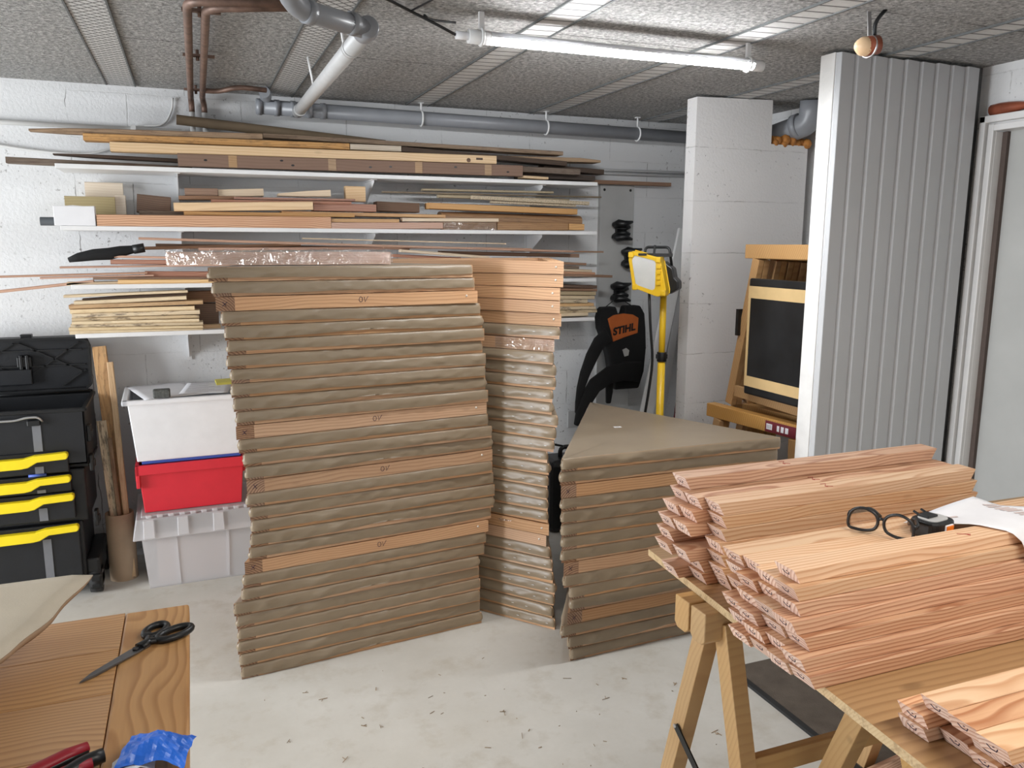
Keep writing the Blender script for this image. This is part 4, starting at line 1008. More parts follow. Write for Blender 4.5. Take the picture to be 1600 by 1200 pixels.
# drawers: each front with its yellow handle strip
for nm_, z0, z1, xr, d in (('drawer', 0.575, 0.668, -0.075, 0.03), ('drawer', 0.49, 0.567, -0.072, 0.03), ('drawer', 0.37, 0.488, -0.065, 0.036), ('drawer', 0.075, 0.345, -0.06, 0.02)):
    q = MB().box(X0, xr, -d + 0.02, 0.03, z0, z1).build(nm_, M['black2'], t, bevel=0.004)
    hz = z1 - 0.004
    xz = Matrix(((1, 0, 0, 0), (0, 0, -1, 0), (0, 1, 0, 0), (0, 0, 0, 1)))
    poly = [(X0, hz - 0.058), (xr - 0.17, hz - 0.054), (xr - 0.145, hz - 0.05), (xr - 0.11, hz - 0.03), (xr - 0.004, hz - 0.026), (xr + 0.004, hz - 0.018), (xr + 0.004, hz - 0.002), (xr - 0.004, hz + 0.003), (xr - 0.12, hz - 0.002), (xr - 0.16, hz - 0.012), (X0, hz - 0.014)]
    MB().prism(poly, d - 0.02, d + 0.014, mat4=xz).build('handle', M['yellow'], q, bevel=0.004)
    MB().box(-0.20, -0.168, -d + 0.0165, -d + 0.0205, z0 + 0.004, hz - 0.055).build('strip', M['greystrip'], q)
MB().box(-0.198, -0.166, -0.0035, 0.001, 0.672, 0.80).build('strip', M['greystrip'], t)
b = MB().tube(arc([(X0, -0.014, 0.812), (-0.25, -0.016, 0.812), (-0.215, -0.018, 0.822), (-0.17, -0.018, 0.822), (-0.155, -0.01, 0.80)], 0.02), 0.005, 8)
b.build('latch_wire', M['steel'], t)
MB().box(-0.212, -0.165, -0.02, 0.0, 0.785, 0.808).build('latch', M['black'], t, bevel=0.003)
# lid standing open against the wall
lid = MB()
xz = Matrix(((1, 0, 0, 0), (0, 0, -1, 0), (0, 1, 0, 0), (0, 0, 0, 1)))
op = [(X0, 0.868), (-0.02, 0.868), (0.0, 0.888), (0.006, 1.07), (-0.004, 1.10), (-0.03, 1.118), (X0, 1.118)]
lid.prism(op, -0.375, -0.362, mat4=xz)
lid_o = lid.build('lid', M['black2'], t, bevel=0.003)
rm = MB()
pth = [(X0, 0.345, 0.874), (-0.022, 0.345, 0.874), (-0.004, 0.345, 0.892), (0.0, 0.345, 1.066), (-0.008, 0.345, 1.092), (-0.034, 0.345, 1.111), (X0, 0.345, 1.111)]
for p, q in zip(pth[:-1], pth[1:]): rm.bar(p, q, 0.04, 0.010, up=(0, 0, 1) if abs(p[0] - q[0]) > abs(p[2] - q[2]) else (1, 0, 0))
rm.build('lid_rim', M['black'], lid_o)
rb = MB()
for (x0, z0, x1, z1) in ((-0.30, 0.90, -0.04, 1.09), (-0.28, 1.09, -0.03, 0.95), (-0.53, 1.09, -0.28, 0.93), (-0.30, 1.09, -0.56, 0.93), (-0.36, 0.90, -0.25, 0.96), (-0.12, 0.89, -0.02, 0.96), (X0, 1.055, -0.03, 1.055), (X0, 0.985, -0.02, 0.985)):
    rb.bar((x0, 0.357, z0), (x1, 0.357, z1), 0.012, 0.006, up=(0, 0, 1))
rb.build('rib', M['black'], lid_o)
for x in (-0.50, -0.26): MB().box(x - 0.028, x + 0.028, 0.332, 0.36, 0.985, 1.03).box(x - 0.018, x - 0.006, 0.326, 0.36, 0.975, 1.038).box(x + 0.006, x + 0.018, 0.326, 0.36, 0.975, 1.038).build('catch', M['black'], lid_o, bevel=0.002)
MB().box(-0.49, -0.235, 0.330, 0.358, 0.905, 0.975).build('pocket', M['black2'], lid_o, bevel=0.004)
MB().box(-0.27, -0.225, 0.345, 0.385, 1.112, 1.13).build('lid_lug', M['black'], lid_o, bevel=0.003)
MB().tube([(X0, 0.35, 0.862), (-0.01, 0.35, 0.862)], 0.009, 10).build('hinge', M['black'], t)
for y in (0.06, 0.32):
    wq = MB().tube([(-0.04, y, 0.062), (0.008, y, 0.062)], 0.061, 22).build('wheel', M['rubber'], t)
    MB().tube([(0.008, y, 0.062), (0.012, y, 0.062)], 0.035, 18).build('hub', M['greystrip'], wq)
MB().box(-0.05, 0.008, 0.02, 0.36, 0.062, 0.17).box(-0.04, 0.012, 0.0, 0.12, 0.03, 0.10).build('wheel_arch', M['black'], t, bevel=0.012)
tag(MB().tube([(-0.680, 3.762, 0.5735), (-0.615, 3.764, 0.5735)], 0.006, 8).build('blue_bit', M['blue']), 'small blue tool lying in the ajar drawer of the black tool chest', 'tool')

# ------------------------------------------------------------------ cardboard tube with offcuts
tb = MB().lathe([(0.060, 0.0), (0.060, 0.315), (0.055, 0.315), (0.055, 0.005), (0.0, 0.005)], 32)
tag(tb.build('cardboard_tube', M['card'], None, (-0.371, 3.965, 0.0), (0, 0, 0)), 'short wide cardboard tube standing on the floor holding wood offcuts', 'tube')
def lean(name, label, mt, p0, p1, w, h, up=(0, -1, 0.0)):
    p0, p1 = Vector(p0), Vector(p1); d = (p1 - p0); L = d.length; d.normalize()
    u = Vector(up); s = u.cross(d).normalized(); u = d.cross(s).normalized()
    o = plank_mesh(L, h, w, '').build(name, W[mt] if mt in W else M[mt])
    mm = Matrix.Identity(4)
    for i in range(3): mm[i][0], mm[i][1], mm[i][2] = d[i], s[i], u[i]
    mm.translation = p0 - s * (w / 2) - u * (h / 2)
    o.matrix_world = mm
    return o
G_ = 'offcuts standing in the cardboard tube'
tag(lean('board', '', 'orange', (-0.346, 3.955, 0.012), (-0.412, 4.12, 1.065), 0.058, 0.018), 'tallest amber board standing in the cardboard tube', 'board', G_)
tag(lean('stick', '', 'slatorange', (-0.332, 3.925, 0.012), (-0.366, 4.05, 1.0), 0.026, 0.016), 'thin straight pale stick standing in the cardboard tube', 'board', G_)
tag(lean('board', '', 'slatbark', (-0.372, 3.932, 0.012), (-0.420, 4.03, 0.735), 0.040, 0.013), 'short stained board with dark streaks in the cardboard tube', 'board', G_)
tag(lean('stick', '', 'weather', (-0.356, 3.918, 0.012), (-0.388, 3.995, 0.66), 0.018, 0.014), 'brown stick between the boards in the cardboard tube', 'board', G_)

# ------------------------------------------------------------------ plastic boxes by the wall
t = thing('storage_tote', 'milky clear plastic tote with white lid, under the red box', 'box', (-0.045, 3.97, 0), 0.03)
sh = MB()
sh.frustum((-0.215, 0.22, -0.185, 0.185), (-0.235, 0.245, -0.20, 0.20), 0.0, 0.26, top=False)
sh.frustum((-0.211, 0.216, -0.181, 0.181), (-0.231, 0.241, -0.196, 0.196), 0.004, 0.26, top=False)
sh.build('tub', M['tote'], t)
for x in (-0.09, 0.12): MB().bar((x, -0.187, 0.01), (x * 1.06, -0.201, 0.25), 0.012, 0.004, up=(0, -1, 0)).build('rib', M['tote'], t)
ld = MB().frustum((-0.268, 0.278, -0.228, 0.228), (-0.25, 0.262, -0.212, 0.212), 0.243, 0.335)
ld.frustum((-0.23, 0.242, -0.195, 0.195), (-0.23, 0.242, -0.195, 0.195), 0.335, 0.345)
for k in range(10): ld.box(-0.21 + k * 0.046, -0.186 + k * 0.046, -0.207, -0.19, 0.333, 0.347)
ld_o = ld.build('lid', M['tote'], t, bevel=0.004)
for x in (-0.2, -0.06, 0.09): MB().frustum((x - 0.024, x + 0.024, -0.234, -0.2), (x - 0.022, x + 0.022, -0.222, -0.2), 0.25, 0.33).build('lug', M['tote'], ld_o, bevel=0.003)
tag(MB().box(-0.215, 0.10, 3.815, 4.10, 0.02, 0.215).build('packet', plain('pale_pink_pack', (0.60, 0.42, 0.36), 0.8, vary=0.2), None, (0, 0, -0.008)), 'pinkish packed goods seen dimly inside the clear tote', 'packet')
t = thing('crate', 'red plastic box standing on the clear tote', 'box', (-0.055, 3.97, 0.3475), 0.03)
b = MB()
b.frustum((-0.203, 0.208, -0.158, 0.158), (-0.216, 0.223, -0.168, 0.168), 0.0, 0.185, top=False)
b.frustum((-0.199, 0.204, -0.154, 0.154), (-0.212, 0.219, -0.164, 0.164), 0.004, 0.22, top=False)
b.build('tub', M['red'], t, bevel=0.003)
b = MB()
for (x0, x1, y0, y1) in ((-0.228, 0.235, -0.182, -0.165), (-0.228, 0.235, 0.165, 0.182), (-0.228, -0.212, -0.182, 0.182), (0.219, 0.235, -0.182, 0.182)): b.box(x0, x1, y0, y1, 0.178, 0.222)
b.box(-0.236, -0.21, -0.06, 0.06, 0.12, 0.18).box(0.219, 0.243, -0.06, 0.06, 0.12, 0.18)
b.box(-0.228, -0.212, -0.182, -0.12, 0.12, 0.18)
b.build('rim', M['red'], t, bevel=0.003)
t = thing('flat_lid', 'blue lid lying between the red box and the white box', 'lid', (-0.05, 3.97, 0.5705), 0.03)
MB().box(-0.205, 0.21, -0.16, 0.16, 0.0, 0.008).build('plate', M['blue'], t, bevel=0.002)
MB().bar((-0.205, -0.158, 0.010), (0.21, -0.158, 0.010), 0.008, 0.005).build('rim', M['blue'], t, bevel=0.001)
t = thing('tub', 'white plastic box topmost of the boxes by the wall, papers on top', 'box', (-0.055, 3.97, 0.5835), 0.03)
b = MB()
b.frustum((-0.218, 0.223, -0.162, 0.162), (-0.240, 0.244, -0.184, 0.184), 0.0, 0.275, top=False)
b.frustum((-0.214, 0.219, -0.158, 0.158), (-0.236, 0.240, -0.180, 0.180), 0.004, 0.275, top=False)
b.build('tub', M['white'], t, bevel=0.004)
b = MB()
for (x0, x1, y0, y1) in ((-0.262, 0.265, -0.205, -0.178), (-0.262, 0.265, 0.178, 0.205), (-0.262, -0.234, -0.205, 0.205), (0.238, 0.265, -0.205, 0.205)): b.box(x0, x1, y0, y1, 0.26, 0.282)
b.build('rim', M['white'], t, bevel=0.006)
zt = 0.5835 + 0.2825
def sheet(name, label, cat, mt, x, y, z, w, d, rz, lines=0, group=None, lift=0.0):
    n = 8
    th_ = thing(name, label, cat, (x, y, z), rz, group)
    vs = [(-w / 2 + w * i / n, -d / 2 + d * j / n, lift * (math.sin(i * 0.9) * 0.5 + 0.5) * (math.cos(j * 0.5) * .5 + .5)) for i in range(n + 1) for j in range(n + 1)]
    fs = [(i * (n + 1) + j, (i + 1) * (n + 1) + j, (i + 1) * (n + 1) + j + 1, i * (n + 1) + j + 1) for i in range(n) for j in range(n)]
    mb = MB(); mb.add(vs, fs, 0, True)
    o = mb.build('page', mt, th_); md = o.modifiers.new('thickness', 'SOLIDIFY'); md.thickness = 0.0006; md.offset = 1
    if lines:
        pm = MB()
        for k in range(lines):
            yy = d / 2 - 0.03 - k * (d - 0.05) / lines
            pm.box(-w / 2 + 0.02, -w / 2 + 0.02 + (w - 0.05) * (0.5 + 0.5 * ((k * 37 % 11) / 11)), yy - 0.002, yy + 0.002, 0.0008 + lift, 0.0012 + lift)
        pm.build('print', M['printink'], th_)
    return th_
sheet('paper_sheet', 'white drawing sheet lying over the white box under the grey sponge', 'paper', M['paper'], -0.14, 3.98, zt + 0.0005, 0.26, 0.38, 0.25, 0, 'papers on the white box')
sheet('paper_sheet', 'printed white sheet lying on the white box next to the grey sponge', 'paper', M['paper'], 0.04, 3.99, zt + 0.0018, 0.21, 0.32, -0.12, 10, 'papers on the white box')
tag(MB().box(-0.055, 0.055, -0.03, 0.03, 0, 0.012).build('folder', M['yelcard'], None, (0.135, 4.07, zt + 0.006), (0.15, 0, 0.1)), 'yellow card lying at the back of the white box', 'card')
tag(MB().box(-0.035, 0.035, -0.025, 0.025, 0, 0.036).build('sponge', M['sponge'], None, (-0.150, 3.80, zt + 0.0015), (0.0, 0, 0.03), bevel=0.006), 'dark grey sanding sponge standing on the papers of the white box', 'sponge')

# ------------------------------------------------------------------ hook board and harness
t = thing('wall_board', 'tall pale board screwed to the wall beyond the shelves, carrying black hooks', 'board')
MB().box(2.205, 2.425, 4.212, 4.24, 0.40, 1.872).build('panel', M['peel'], t, bevel=0.002)
for x in (2.23, 2.40): MB().lathe([(0, -0.002), (0.006, -0.002), (0.008, 0)], 10, axis='y', origin=(x, 4.212, 1.845)).build('screw', M['black'], t)
for (x, z, wh) in ((2.335, 1.615, 'highest black plastic double hook on the tall pale board'), (2.40, 1.46, 'black double hook on the pale board half hidden by the work light'), (2.335, 1.262, 'black double hook on the pale board that carries the harness')):
    hk = MB()
    for s in (1, -1):
        hk.tube([(x - 0.045, 4.20, z + s * 0.032), (x - 0.03, 4.17, z + s * 0.04), (x + 0.0, 4.15, z + s * 0.036), (x + 0.045, 4.14, z + s * 0.05)], 0.026, 12, flat=0.8, rs=[0.02, 0.03, 0.026, 0.008])
        hk.tube([(x - 0.04, 4.195, z + s * 0.03), (x + 0.01, 4.175, z + s * 0.012), (x + 0.042, 4.16, z + s * 0.022)], 0.016, 10, rs=[0.018, 0.02, 0.008])
    hk.box(x - 0.03, x + 0.012, 4.19, 4.212, z - 0.05, z + 0.05)
    tag(hk.build('hook', M['black']), wh, 'hook', 'black hooks on the pale wall board')
XZ = Matrix(((1, 0, 0, 0), (0, 0, -1, 0), (0, 1, 0, 0), (0, 0, 0, 1)))
hv = thing('carrying_harness', 'black padded backpack harness with an orange back patch hung on the pale board', 'harness')
def pad(poly, y0, y1, nm, mt, par, bev=0.012, seg=3): return MB().prism(poly, -y1, -y0, mat4=XZ).build(nm, mt, par, bevel=bev, seg=seg)
back = [(2.158, 1.170), (2.175, 1.182), (2.255, 1.186), (2.272, 1.140), (2.305, 1.140), (2.317, 1.188), (2.415, 1.188), (2.445, 1.14), (2.455, 1.05), (2.462, 0.94), (2.452, 0.80), (2.42, 0.70), (2.26, 0.70), (2.235, 0.80), (2.215, 0.90), (2.19, 0.98), (2.155, 1.06), (2.148, 1.12)]
pad(back, 4.08, 4.15, 'back_plate', M['cloth'], hv)
lg = [(2.198, 1.118), (2.235, 1.138), (2.30, 1.146), (2.36, 1.138), (2.398, 1.118), (2.395, 1.03), (2.31, 1.008), (2.236, 0.985), (2.222, 1.04)]
lo = pad(lg, 4.072, 4.082, 'patch', M['logo'], hv, 0.003)
pad([(2.30, 0.935), (2.325, 0.945), (2.345, 0.93), (2.34, 0.90), (2.315, 0.895)], 4.076, 4.081, 'opening', M['peel'], hv, 0.001)
fc = bpy.data.curves.new('lettering', 'FONT'); fc.body = 'STIHL'; fc.size = 0.058; fc.extrude = 0.0012; fc.shear = 0.25; fc.offset = 0.0022; fc.space_character = 1.0
fo_ = bpy.data.objects.new('lettering_source', fc); COL.objects.link(fo_)
bpy.context.view_layer.update()
lm = bpy.data.meshes.new_from_object(fo_.evaluated_get(bpy.context.evaluated_depsgraph_get()))
bpy.data.objects.remove(fo_); lm.materials.clear(); lm.materials.append(M['black'])
lt = link('lettering', lm, lo, (2.232, 4.0715, 1.022), (PI / 2, -0.19, 0))
# straps
def strap(pts, w, thick, nm, par):
    mb = MB(); pts = [Vector(p) for p in pts]; k = len(pts); vs = []
    for i, p in enumerate(pts):
        d = (pts[min(i + 1, k - 1)] - pts[max(i - 1, 0)]).normalized(); s = d.cross(Vector((0, -1, 0))).normalized()
        ww = w[i] / 2
        vs += [p - s * ww + Vector((0, -thick / 2, 0)), p + s * ww + Vector((0, -thick / 2, 0)), p + s * ww + Vector((0, thick / 2, 0)), p - s * ww + Vector((0, thick / 2, 0))]
    fs = [(i * 4 + j, i * 4 + (j + 1) % 4, (i + 1) * 4 + (j + 1) % 4, (i + 1) * 4 + j) for i in range(k - 1) for j in range(4)] + [(3, 2, 1, 0), tuple((k - 1) * 4 + j for j in range(4))]
    mb.add(vs, fs, 0, True)
    return mb.build(nm, M['cloth'], par, bevel=0.008, seg=2)
strap([(2.20, 4.07, 1.03), (2.13, 4.05, 0.985), (2.07, 4.02, 0.91), (2.02, 4.0, 0.82), (1.99, 3.99, 0.74), (1.975, 3.99, 0.66), (1.972, 3.99, 0.60)], [0.085, 0.08, 0.075, 0.06, 0.045, 0.03, 0.025], 0.024, 'shoulder_strap', hv)
strap([(2.42, 4.07, 0.80), (2.30, 4.05, 0.815), (2.19, 4.03, 0.80), (2.09, 4.01, 0.75), (2.03, 3.99, 0.68), (1.995, 3.98, 0.60), (1.98, 3.98, 0.53)], [0.12, 0.11, 0.10, 0.09, 0.08, 0.07, 0.06], 0.03, 'hip_belt', hv)
strap([(2.21, 4.06, 0.78), (2.205, 4.05, 0.70), (2.20, 4.05, 0.63)], [0.05, 0.045, 0.03], 0.02, 'buckle_strap', hv)
MB().tube([(2.20, 4.11, 1.182), (2.30, 4.15, 1.235), (2.375, 4.12, 1.186)], 0.003, 6).build('loop', M['black'], hv)
tag(MB().box(2.03, 2.13, 4.228, 4.24, 0.46, 0.56).build('wall_socket', M['pvclight'], bevel=0.004), 'grey wall box low on the wall behind the low stack', 'socket')
t = thing('dark_stand_in', 'black case shape added for the dark equipment and shadow behind the stacks', 'case', (1.86, 3.86, 0))  # black case added to stand in for dark equipment and shadow here
MB().box(-0.14, 0.24, -0.1, 0.1, 0, 0.40).build('shell', M['black'], t, bevel=0.03)
MB().tube(arc([(-0.05, 0, 0.39), (-0.05, 0, 0.45), (0.1, 0, 0.45), (0.1, 0, 0.39)], 0.03), 0.012, 10).build('handle', M['black'], t)
MB().tube(arc([(-0.13, -0.05, 0.36), (-0.2, -0.05, 0.40), (-0.17, -0.05, 0.50), (-0.06, -0.05, 0.47)], 0.06), 0.006, 8).build('lead', M['black'], t)

# ------------------------------------------------------------------ leaning profiles and work light
def leanbar(label, mt, p0, p1, w, h):
    o = lean('profile', label, mt, p0, p1, w, h); return tag(o, label, 'profile', 'profiles leaning in the corner')
leanbar('wide white lacquered profile leaning in the corner behind the yellow light', 'leanw', (2.19, 3.806, 0.014), (2.73, 4.142, 1.62), 0.085, 0.02)
leanbar('grey profile leaning right behind the pole of the yellow light', 'leang', (2.315, 3.783, 0.014), (2.79, 4.186, 1.62), 0.048, 0.018)
leanbar('thin dark red profile leaning in the shade behind the stub wall edge', 'sticker', (2.375, 3.70, 0.014), (2.70, 4.00, 1.15), 0.03, 0.02)
leanbar('thin white strip leaning between the yellow pole and the stub wall', 'leanw', (2.405, 3.64, 0.014), (2.62, 3.86, 0.98), 0.014, 0.012)
t = thing('work_light', 'yellow tripod work light with a pale square lens', 'lamp', (2.078, 3.30, 0))
MB().tube([(0, 0, 0.12), (-0.002, 0, 0.98)], 0.0185, 16).build('lower_pole', M['yelpaint'], t)
MB().tube([(-0.002, 0, 0.95), (-0.004, 0, 1.33)], 0.0155, 16).build('upper_pole', M['yelpaint'], t)
MB().tube([(-0.002, 0, 0.985), (-0.002, 0, 1.03)], 0.0235, 16).box(-0.028, 0.024, -0.012, 0.012, 0.998, 1.02).build('clamp', M['black'], t, bevel=0.002)
for a in (0.6, 0.6 + 2.1, 0.6 + 4.2):
    l_ = MB().tube([(0.02 * math.cos(a), 0.02 * math.sin(a), 0.42), (0.2 * math.cos(a), 0.2 * math.sin(a), 0.015)], 0.011, 10).build('leg', M['yelpaint'], t)
    MB().tube([(0.2 * math.cos(a), 0.2 * math.sin(a), 0.0), (0.196 * math.cos(a), 0.196 * math.sin(a), 0.03)], 0.015, 10).build('foot', M['black'], l_)
hd = MB()
fr_ = [(-0.205, 1.47), (-0.195, 1.495), (-0.185, 1.508), (-0.06, 1.482), (-0.04, 1.478), (-0.028, 1.462), (0.004, 1.335), (0.004, 1.318), (-0.035, 1.300), (-0.05, 1.302), (-0.165, 1.336), (-0.178, 1.347)]
inn = [(-0.186, 1.465), (-0.176, 1.484), (-0.17, 1.487), (-0.075, 1.468), (-0.062, 1.463), (-0.055, 1.452), (-0.055, 1.345), (-0.058, 1.335), (-0.07, 1.330), (-0.08, 1.331), (-0.155, 1.352), (-0.163, 1.360)]
R_ = Matrix.Rotation(0.0, 4, 'Z')
vs = []
for poly, y in ((fr_, -0.028), (inn, -0.026), (fr_, 0.028)):
    for (x, z) in poly: vs.append((x, y - 0.02, z))
n = len(fr_); fs = []
for i in range(n):
    j = (i + 1) % n
    fs.append((i, j, n + j, n + i)); fs.append((i, 2 * n + i, 2 * n + j, j))
fs.append(tuple(2 * n + i for i in range(n)))
hd.add(vs, fs)
head = hd.build('lamp_head', M['yelpaint'], t, bevel=0.004, seg=2)
ln = MB().prism(inn, 0.036, 0.043, mat4=XZ).build('lens', M['lens'], head)
for z in (1.36, 1.385, 1.41, 1.435): MB().box(-0.046, -0.026, -0.056, -0.045, z - 0.007, z + 0.007).build('grip_rib', M['yelpaint'], head, bevel=0.003)
for (x, z) in ((-0.19, 1.49), (-0.042, 1.468), (-0.01, 1.318), (-0.165, 1.342)): MB().box(x - 0.014, x + 0.014, -0.056, 0.008, z - 0.014, z + 0.014).build('corner_pad', M['yelpaint'], head, bevel=0.005)
MB().box(-0.15, -0.105, -0.053, -0.046, 1.487, 1.497).build('badge', M['black'], head, bevel=0.002)
bk = MB().prism([(-0.03, 1.46), (0.018, 1.43), (0.028, 1.388), (0.05, 1.37), (0.052, 1.335), (0.0, 1.31), (-0.10, 1.31), (-0.16, 1.36), (-0.17, 1.46)], -0.075, -0.008, mat4=XZ)
bk.build('housing', M['black'], t, bevel=0.006)
MB().box(-0.15, 0.0, -0.02, 0.06, 1.482, 1.497).tube(arc([(-0.15, 0.05, 1.49), (-0.15, 0.06, 1.525), (-0.02, 0.06, 1.525), (0.0, 0.05, 1.44)], 0.02), 0.007, 8).bar((-0.09, 0.02, 1.48), (-0.085, 0.02, 1.535), 0.014, 0.008, up=(1, 0, 0)).build('carry_handle', M['black'], t)
# the head is turned to face the middle of the room
TURN = Matrix.Translation((-0.10, -0.02, 0)) @ Matrix.Rotation(math.radians(-48), 4, 'Z') @ Matrix.Diagonal((0.88, 1, 1, 1)) @ Matrix.Translation((0.10, 0.02, 0))
for o in [head] + list(head.children) + [c for c in t.children if c.name.split('.')[0] in ('housing', 'carry_handle')]: o.data.transform(TURN)
MB().tube(arc([(-0.09, -0.01, 1.34), (-0.088, -0.03, 1.15), (-0.07, -0.035, 1.0), (-0.085, -0.03, 0.85), (-0.105, -0.02, 0.68), (-0.12, -0.02, 0.3), (-0.15, 0.0, 0.01)], 0.1), 0.0065, 8).build('lead', M['black'], t)
# ------------------------------------------------------------------ folded trestles piled in the niche
def folded_trestle(x, y0, y1, zb, zt, label, group, skew, lab=None, cross=True):
    """folded flat trestle: beam along the room depth, its two leg frames closed against each other"""
    t = thing('trestle', label, 'trestle', (0, 0, 0), 0, group)
    sk = lambda y: x + skew * (y0 - y)
    MB().bar((sk(y0), y0, zt - 0.031), (sk(y1), y1, zt - 0.031), 0.05, 0.062).build('beam', W['trestleold'], t, bevel=0.003)
    for s, ya, yb in ((1, y0 - 0.08, y0 + 0.055), (-1, y1 + 0.06, y1 + 0.03)):
        for k in (-1, 1):
            xo = k * 0.0155
            MB().bar((sk(ya) + xo, ya, zt - 0.064), (sk(yb) + xo, yb, zb + 0.002), 0.029, 0.048, up=(0, 1, 0)).build('leg', W['trestleold'], t, bevel=0.002)
    if cross:
        MB().bar((sk(y0) - 0.042, y0 - 0.01, zb + 0.075), (sk(y1) - 0.042, y1 + 0.03, zb + 0.055), 0.02, 0.05).build('stretcher', W['trestleold'], t, bevel=0.002)
    if lab == 'small':
        s_ = MB().box(-0.0012, 0, -0.022, 0.022, -0.02, 0.02).build('sticker', M['paper'], t, (sk(y1 + 0.07) - 0.0265, y1 + 0.06, zt - 0.032), (0, 0, math.atan(skew)))
        MB().box(-0.0018, -0.001, -0.022, 0.022, 0.006, 0.02).build('print', M['red'], s_)
        q = MB()
        for k in range(7): q.box(-0.0018, -0.001, -0.012 + k * 0.004, -0.010 + k * 0.004, -0.015, 0.001)
        q.build('barcode', M['printink'], s_)
    if lab == 'long':
        s_ = MB().box(-0.0012, 0, -0.085, 0.085, -0.024, 0.024).build('sticker', M['sticker'], t, (sk(y1 + 0.13) - 0.0265, y1 + 0.13, zt - 0.034), (0, 0, math.atan(skew)))
        for (a, b_) in ((0.045, 0.078), (0.005, 0.018), (-0.02, -0.004), (-0.045, -0.028)):
            MB().box(-0.0018, -0.001, a, b_, -0.013, 0.012).build('white_field', M['paper'], s_)
        q = MB()
        for k in range(6): q.box(-0.0024, -0.0016, 0.05 + k * 0.0045, 0.0522 + k * 0.0045, -0.008, 0.008)
        q.build('barcode', M['printink'], s_)
    return t
GT = 'folded trestles piled by the partition'
folded_trestle(2.262, 3.15, 2.56, 0.0, 0.80, 'folded trestle with a long dark red sticker, foremost of the lower layer', GT, 0.12, 'long')
for k, nm in enumerate(('second', 'third', 'fourth')):
    folded_trestle(2.40 + k * 0.075, 3.15, 2.58, 0.0, 0.80, nm + ' folded trestle of the lower layer, behind the one with the long sticker', GT, 0.12, cross=False)
folded_trestle(2.345, 3.03, 2.56, 0.802, 1.54, 'folded trestle standing on the lower ones, small barcode sticker on its beam', GT, 0.06, 'small')
for k, nm in enumerate(('second', 'third', 'fourth', 'fifth')):
    folded_trestle(2.44 + k * 0.07, 3.03, 2.56, 0.802, 1.535 - 0.003 * k, nm + ' folded trestle of the upper layer, mostly hidden behind the black panel', GT, 0.06, cross=False)
t = thing('blackboard', 'black panel edged with masking tape leaning on the upper trestle', 'panel', (2.275, 0, 0))
MB().box(-0.012, 0.012, 2.545, 2.915, 0.885, 1.395).build('panel', M['board'], t, bevel=0.008)
tp = MB()
tp.box(-0.0135, -0.011, 2.55, 2.912, 1.31, 1.362).build('tape_strip', M['tape'], t)
MB().box(-0.0135, -0.011, 2.55, 2.912, 0.922, 0.968).build('tape_strip', M['tape'], t)
MB().box(-0.0132, -0.011, 2.897, 2.912, 0.968, 1.31).build('tape_strip', M['tape'], t)
tag(MB().box(2.30, 2.33, 3.026, 3.044, 1.13, 1.25).build('dark_strap', M['black']), 'black strap end showing beside the leg of the upper trestle', 'strap')

# ------------------------------------------------------------------ work bench on trestles
def trestle(xl, xr, yc, zt, sl, label, brace=True):
    t = thing('trestle', label, 'trestle', (0, 0, 0), 0, 'trestles carrying the bench board')
    for y0, y1 in ((yc + 0.004, yc + 0.060), (yc - 0.060, yc - 0.004)):
        bm = MB()
        xs = Matrix(((0, 0, 1, 0), (1, 0, 0, 0), (0, 1, 0, 0), (0, 0, 0, 1)))
        h = 0.078
        bm.prism([(y0, zt - h + 0.012), (y0 + 0.012, zt - h), (y1 - 0.012, zt - h), (y1, zt - h + 0.012), (y1, zt), (y0, zt)], xl, xr, mat4=xs)
        bm.build('beam', W['trestle'], t, bevel=0.003)
    zl = zt - 0.035
    for x in (xl + 0.068, xr - 0.068):
        for s in (1, -1):
            top = Vector((x, yc + s * 0.028 - 0.02, zl)); bot = Vector((x, yc + s * (0.028 + sl * zl) - 0.02, 0.004))
            MB().bar(top, bot, 0.042, 0.046, up=(0, 1, 0)).build('leg', W['trestle'], t, bevel=0.002)
    z = 0.385
    yn = yc - 0.028 - sl * (zl - z) - 0.02
    yf = yc + 0.028 + sl * (zl - z) - 0.02
    MB().box(xl + 0.09, xr - 0.09, yn - 0.011, yn + 0.011, z - 0.025, z + 0.025).build('stretcher', W['trestle'], t, bevel=0.002)
    if brace:
        for x in (xl + 0.042, xr - 0.042):
            pa = Vector((x, yc + 0.028 + sl * (zl - 0.35) - 0.025, 0.36)); pb = Vector((x, yc - 0.028 - sl * (zl - 0.23), 0.20))
            pm = (pa + pb) / 2
            b = MB().bar(pa, pm + (pb - pa) * 0.04, 0.004, 0.02).bar(pm - (pb - pa) * 0.04, pb, 0.004, 0.02)
            b.tube([pm + Vector((-0.008, 0, -0.006)), pm + Vector((0.006, 0, -0.006))], 0.014, 12)
            b.build('metal_brace', M['black'], t)
            MB().tube([pa + Vector((-0.005, 0.0, 0)), pa + Vector((0.0, 0.0, 0))], 0.005, 10).build('bolt', M['steel'], t)
    return t
trestle(1.014, 1.86, 1.455, 0.7315, 0.27, 'trestle at the far end of the bench with its beams sticking out under the board')
trestle(1.165, 1.99, 1.10, 0.7315, 0.36, 'nearer trestle half hidden under the bench board', False)
bd = MB().prism([(0.980, 0.45), (2.6, 0.45), (2.6, 1.70), (1.077, 1.742)], 0.732, 0.7495)
for k in range(len(bd.f)): bd.mi[k] = 1 if len(set(bd.v[i][2] for i in bd.f[k])) > 1 else 0
bo = bd.build('bench_board', [W['benchboard'], W['benchedge']])
tag(bo, 'thin worn wooden board laid over two trestles as a bench', 'board')

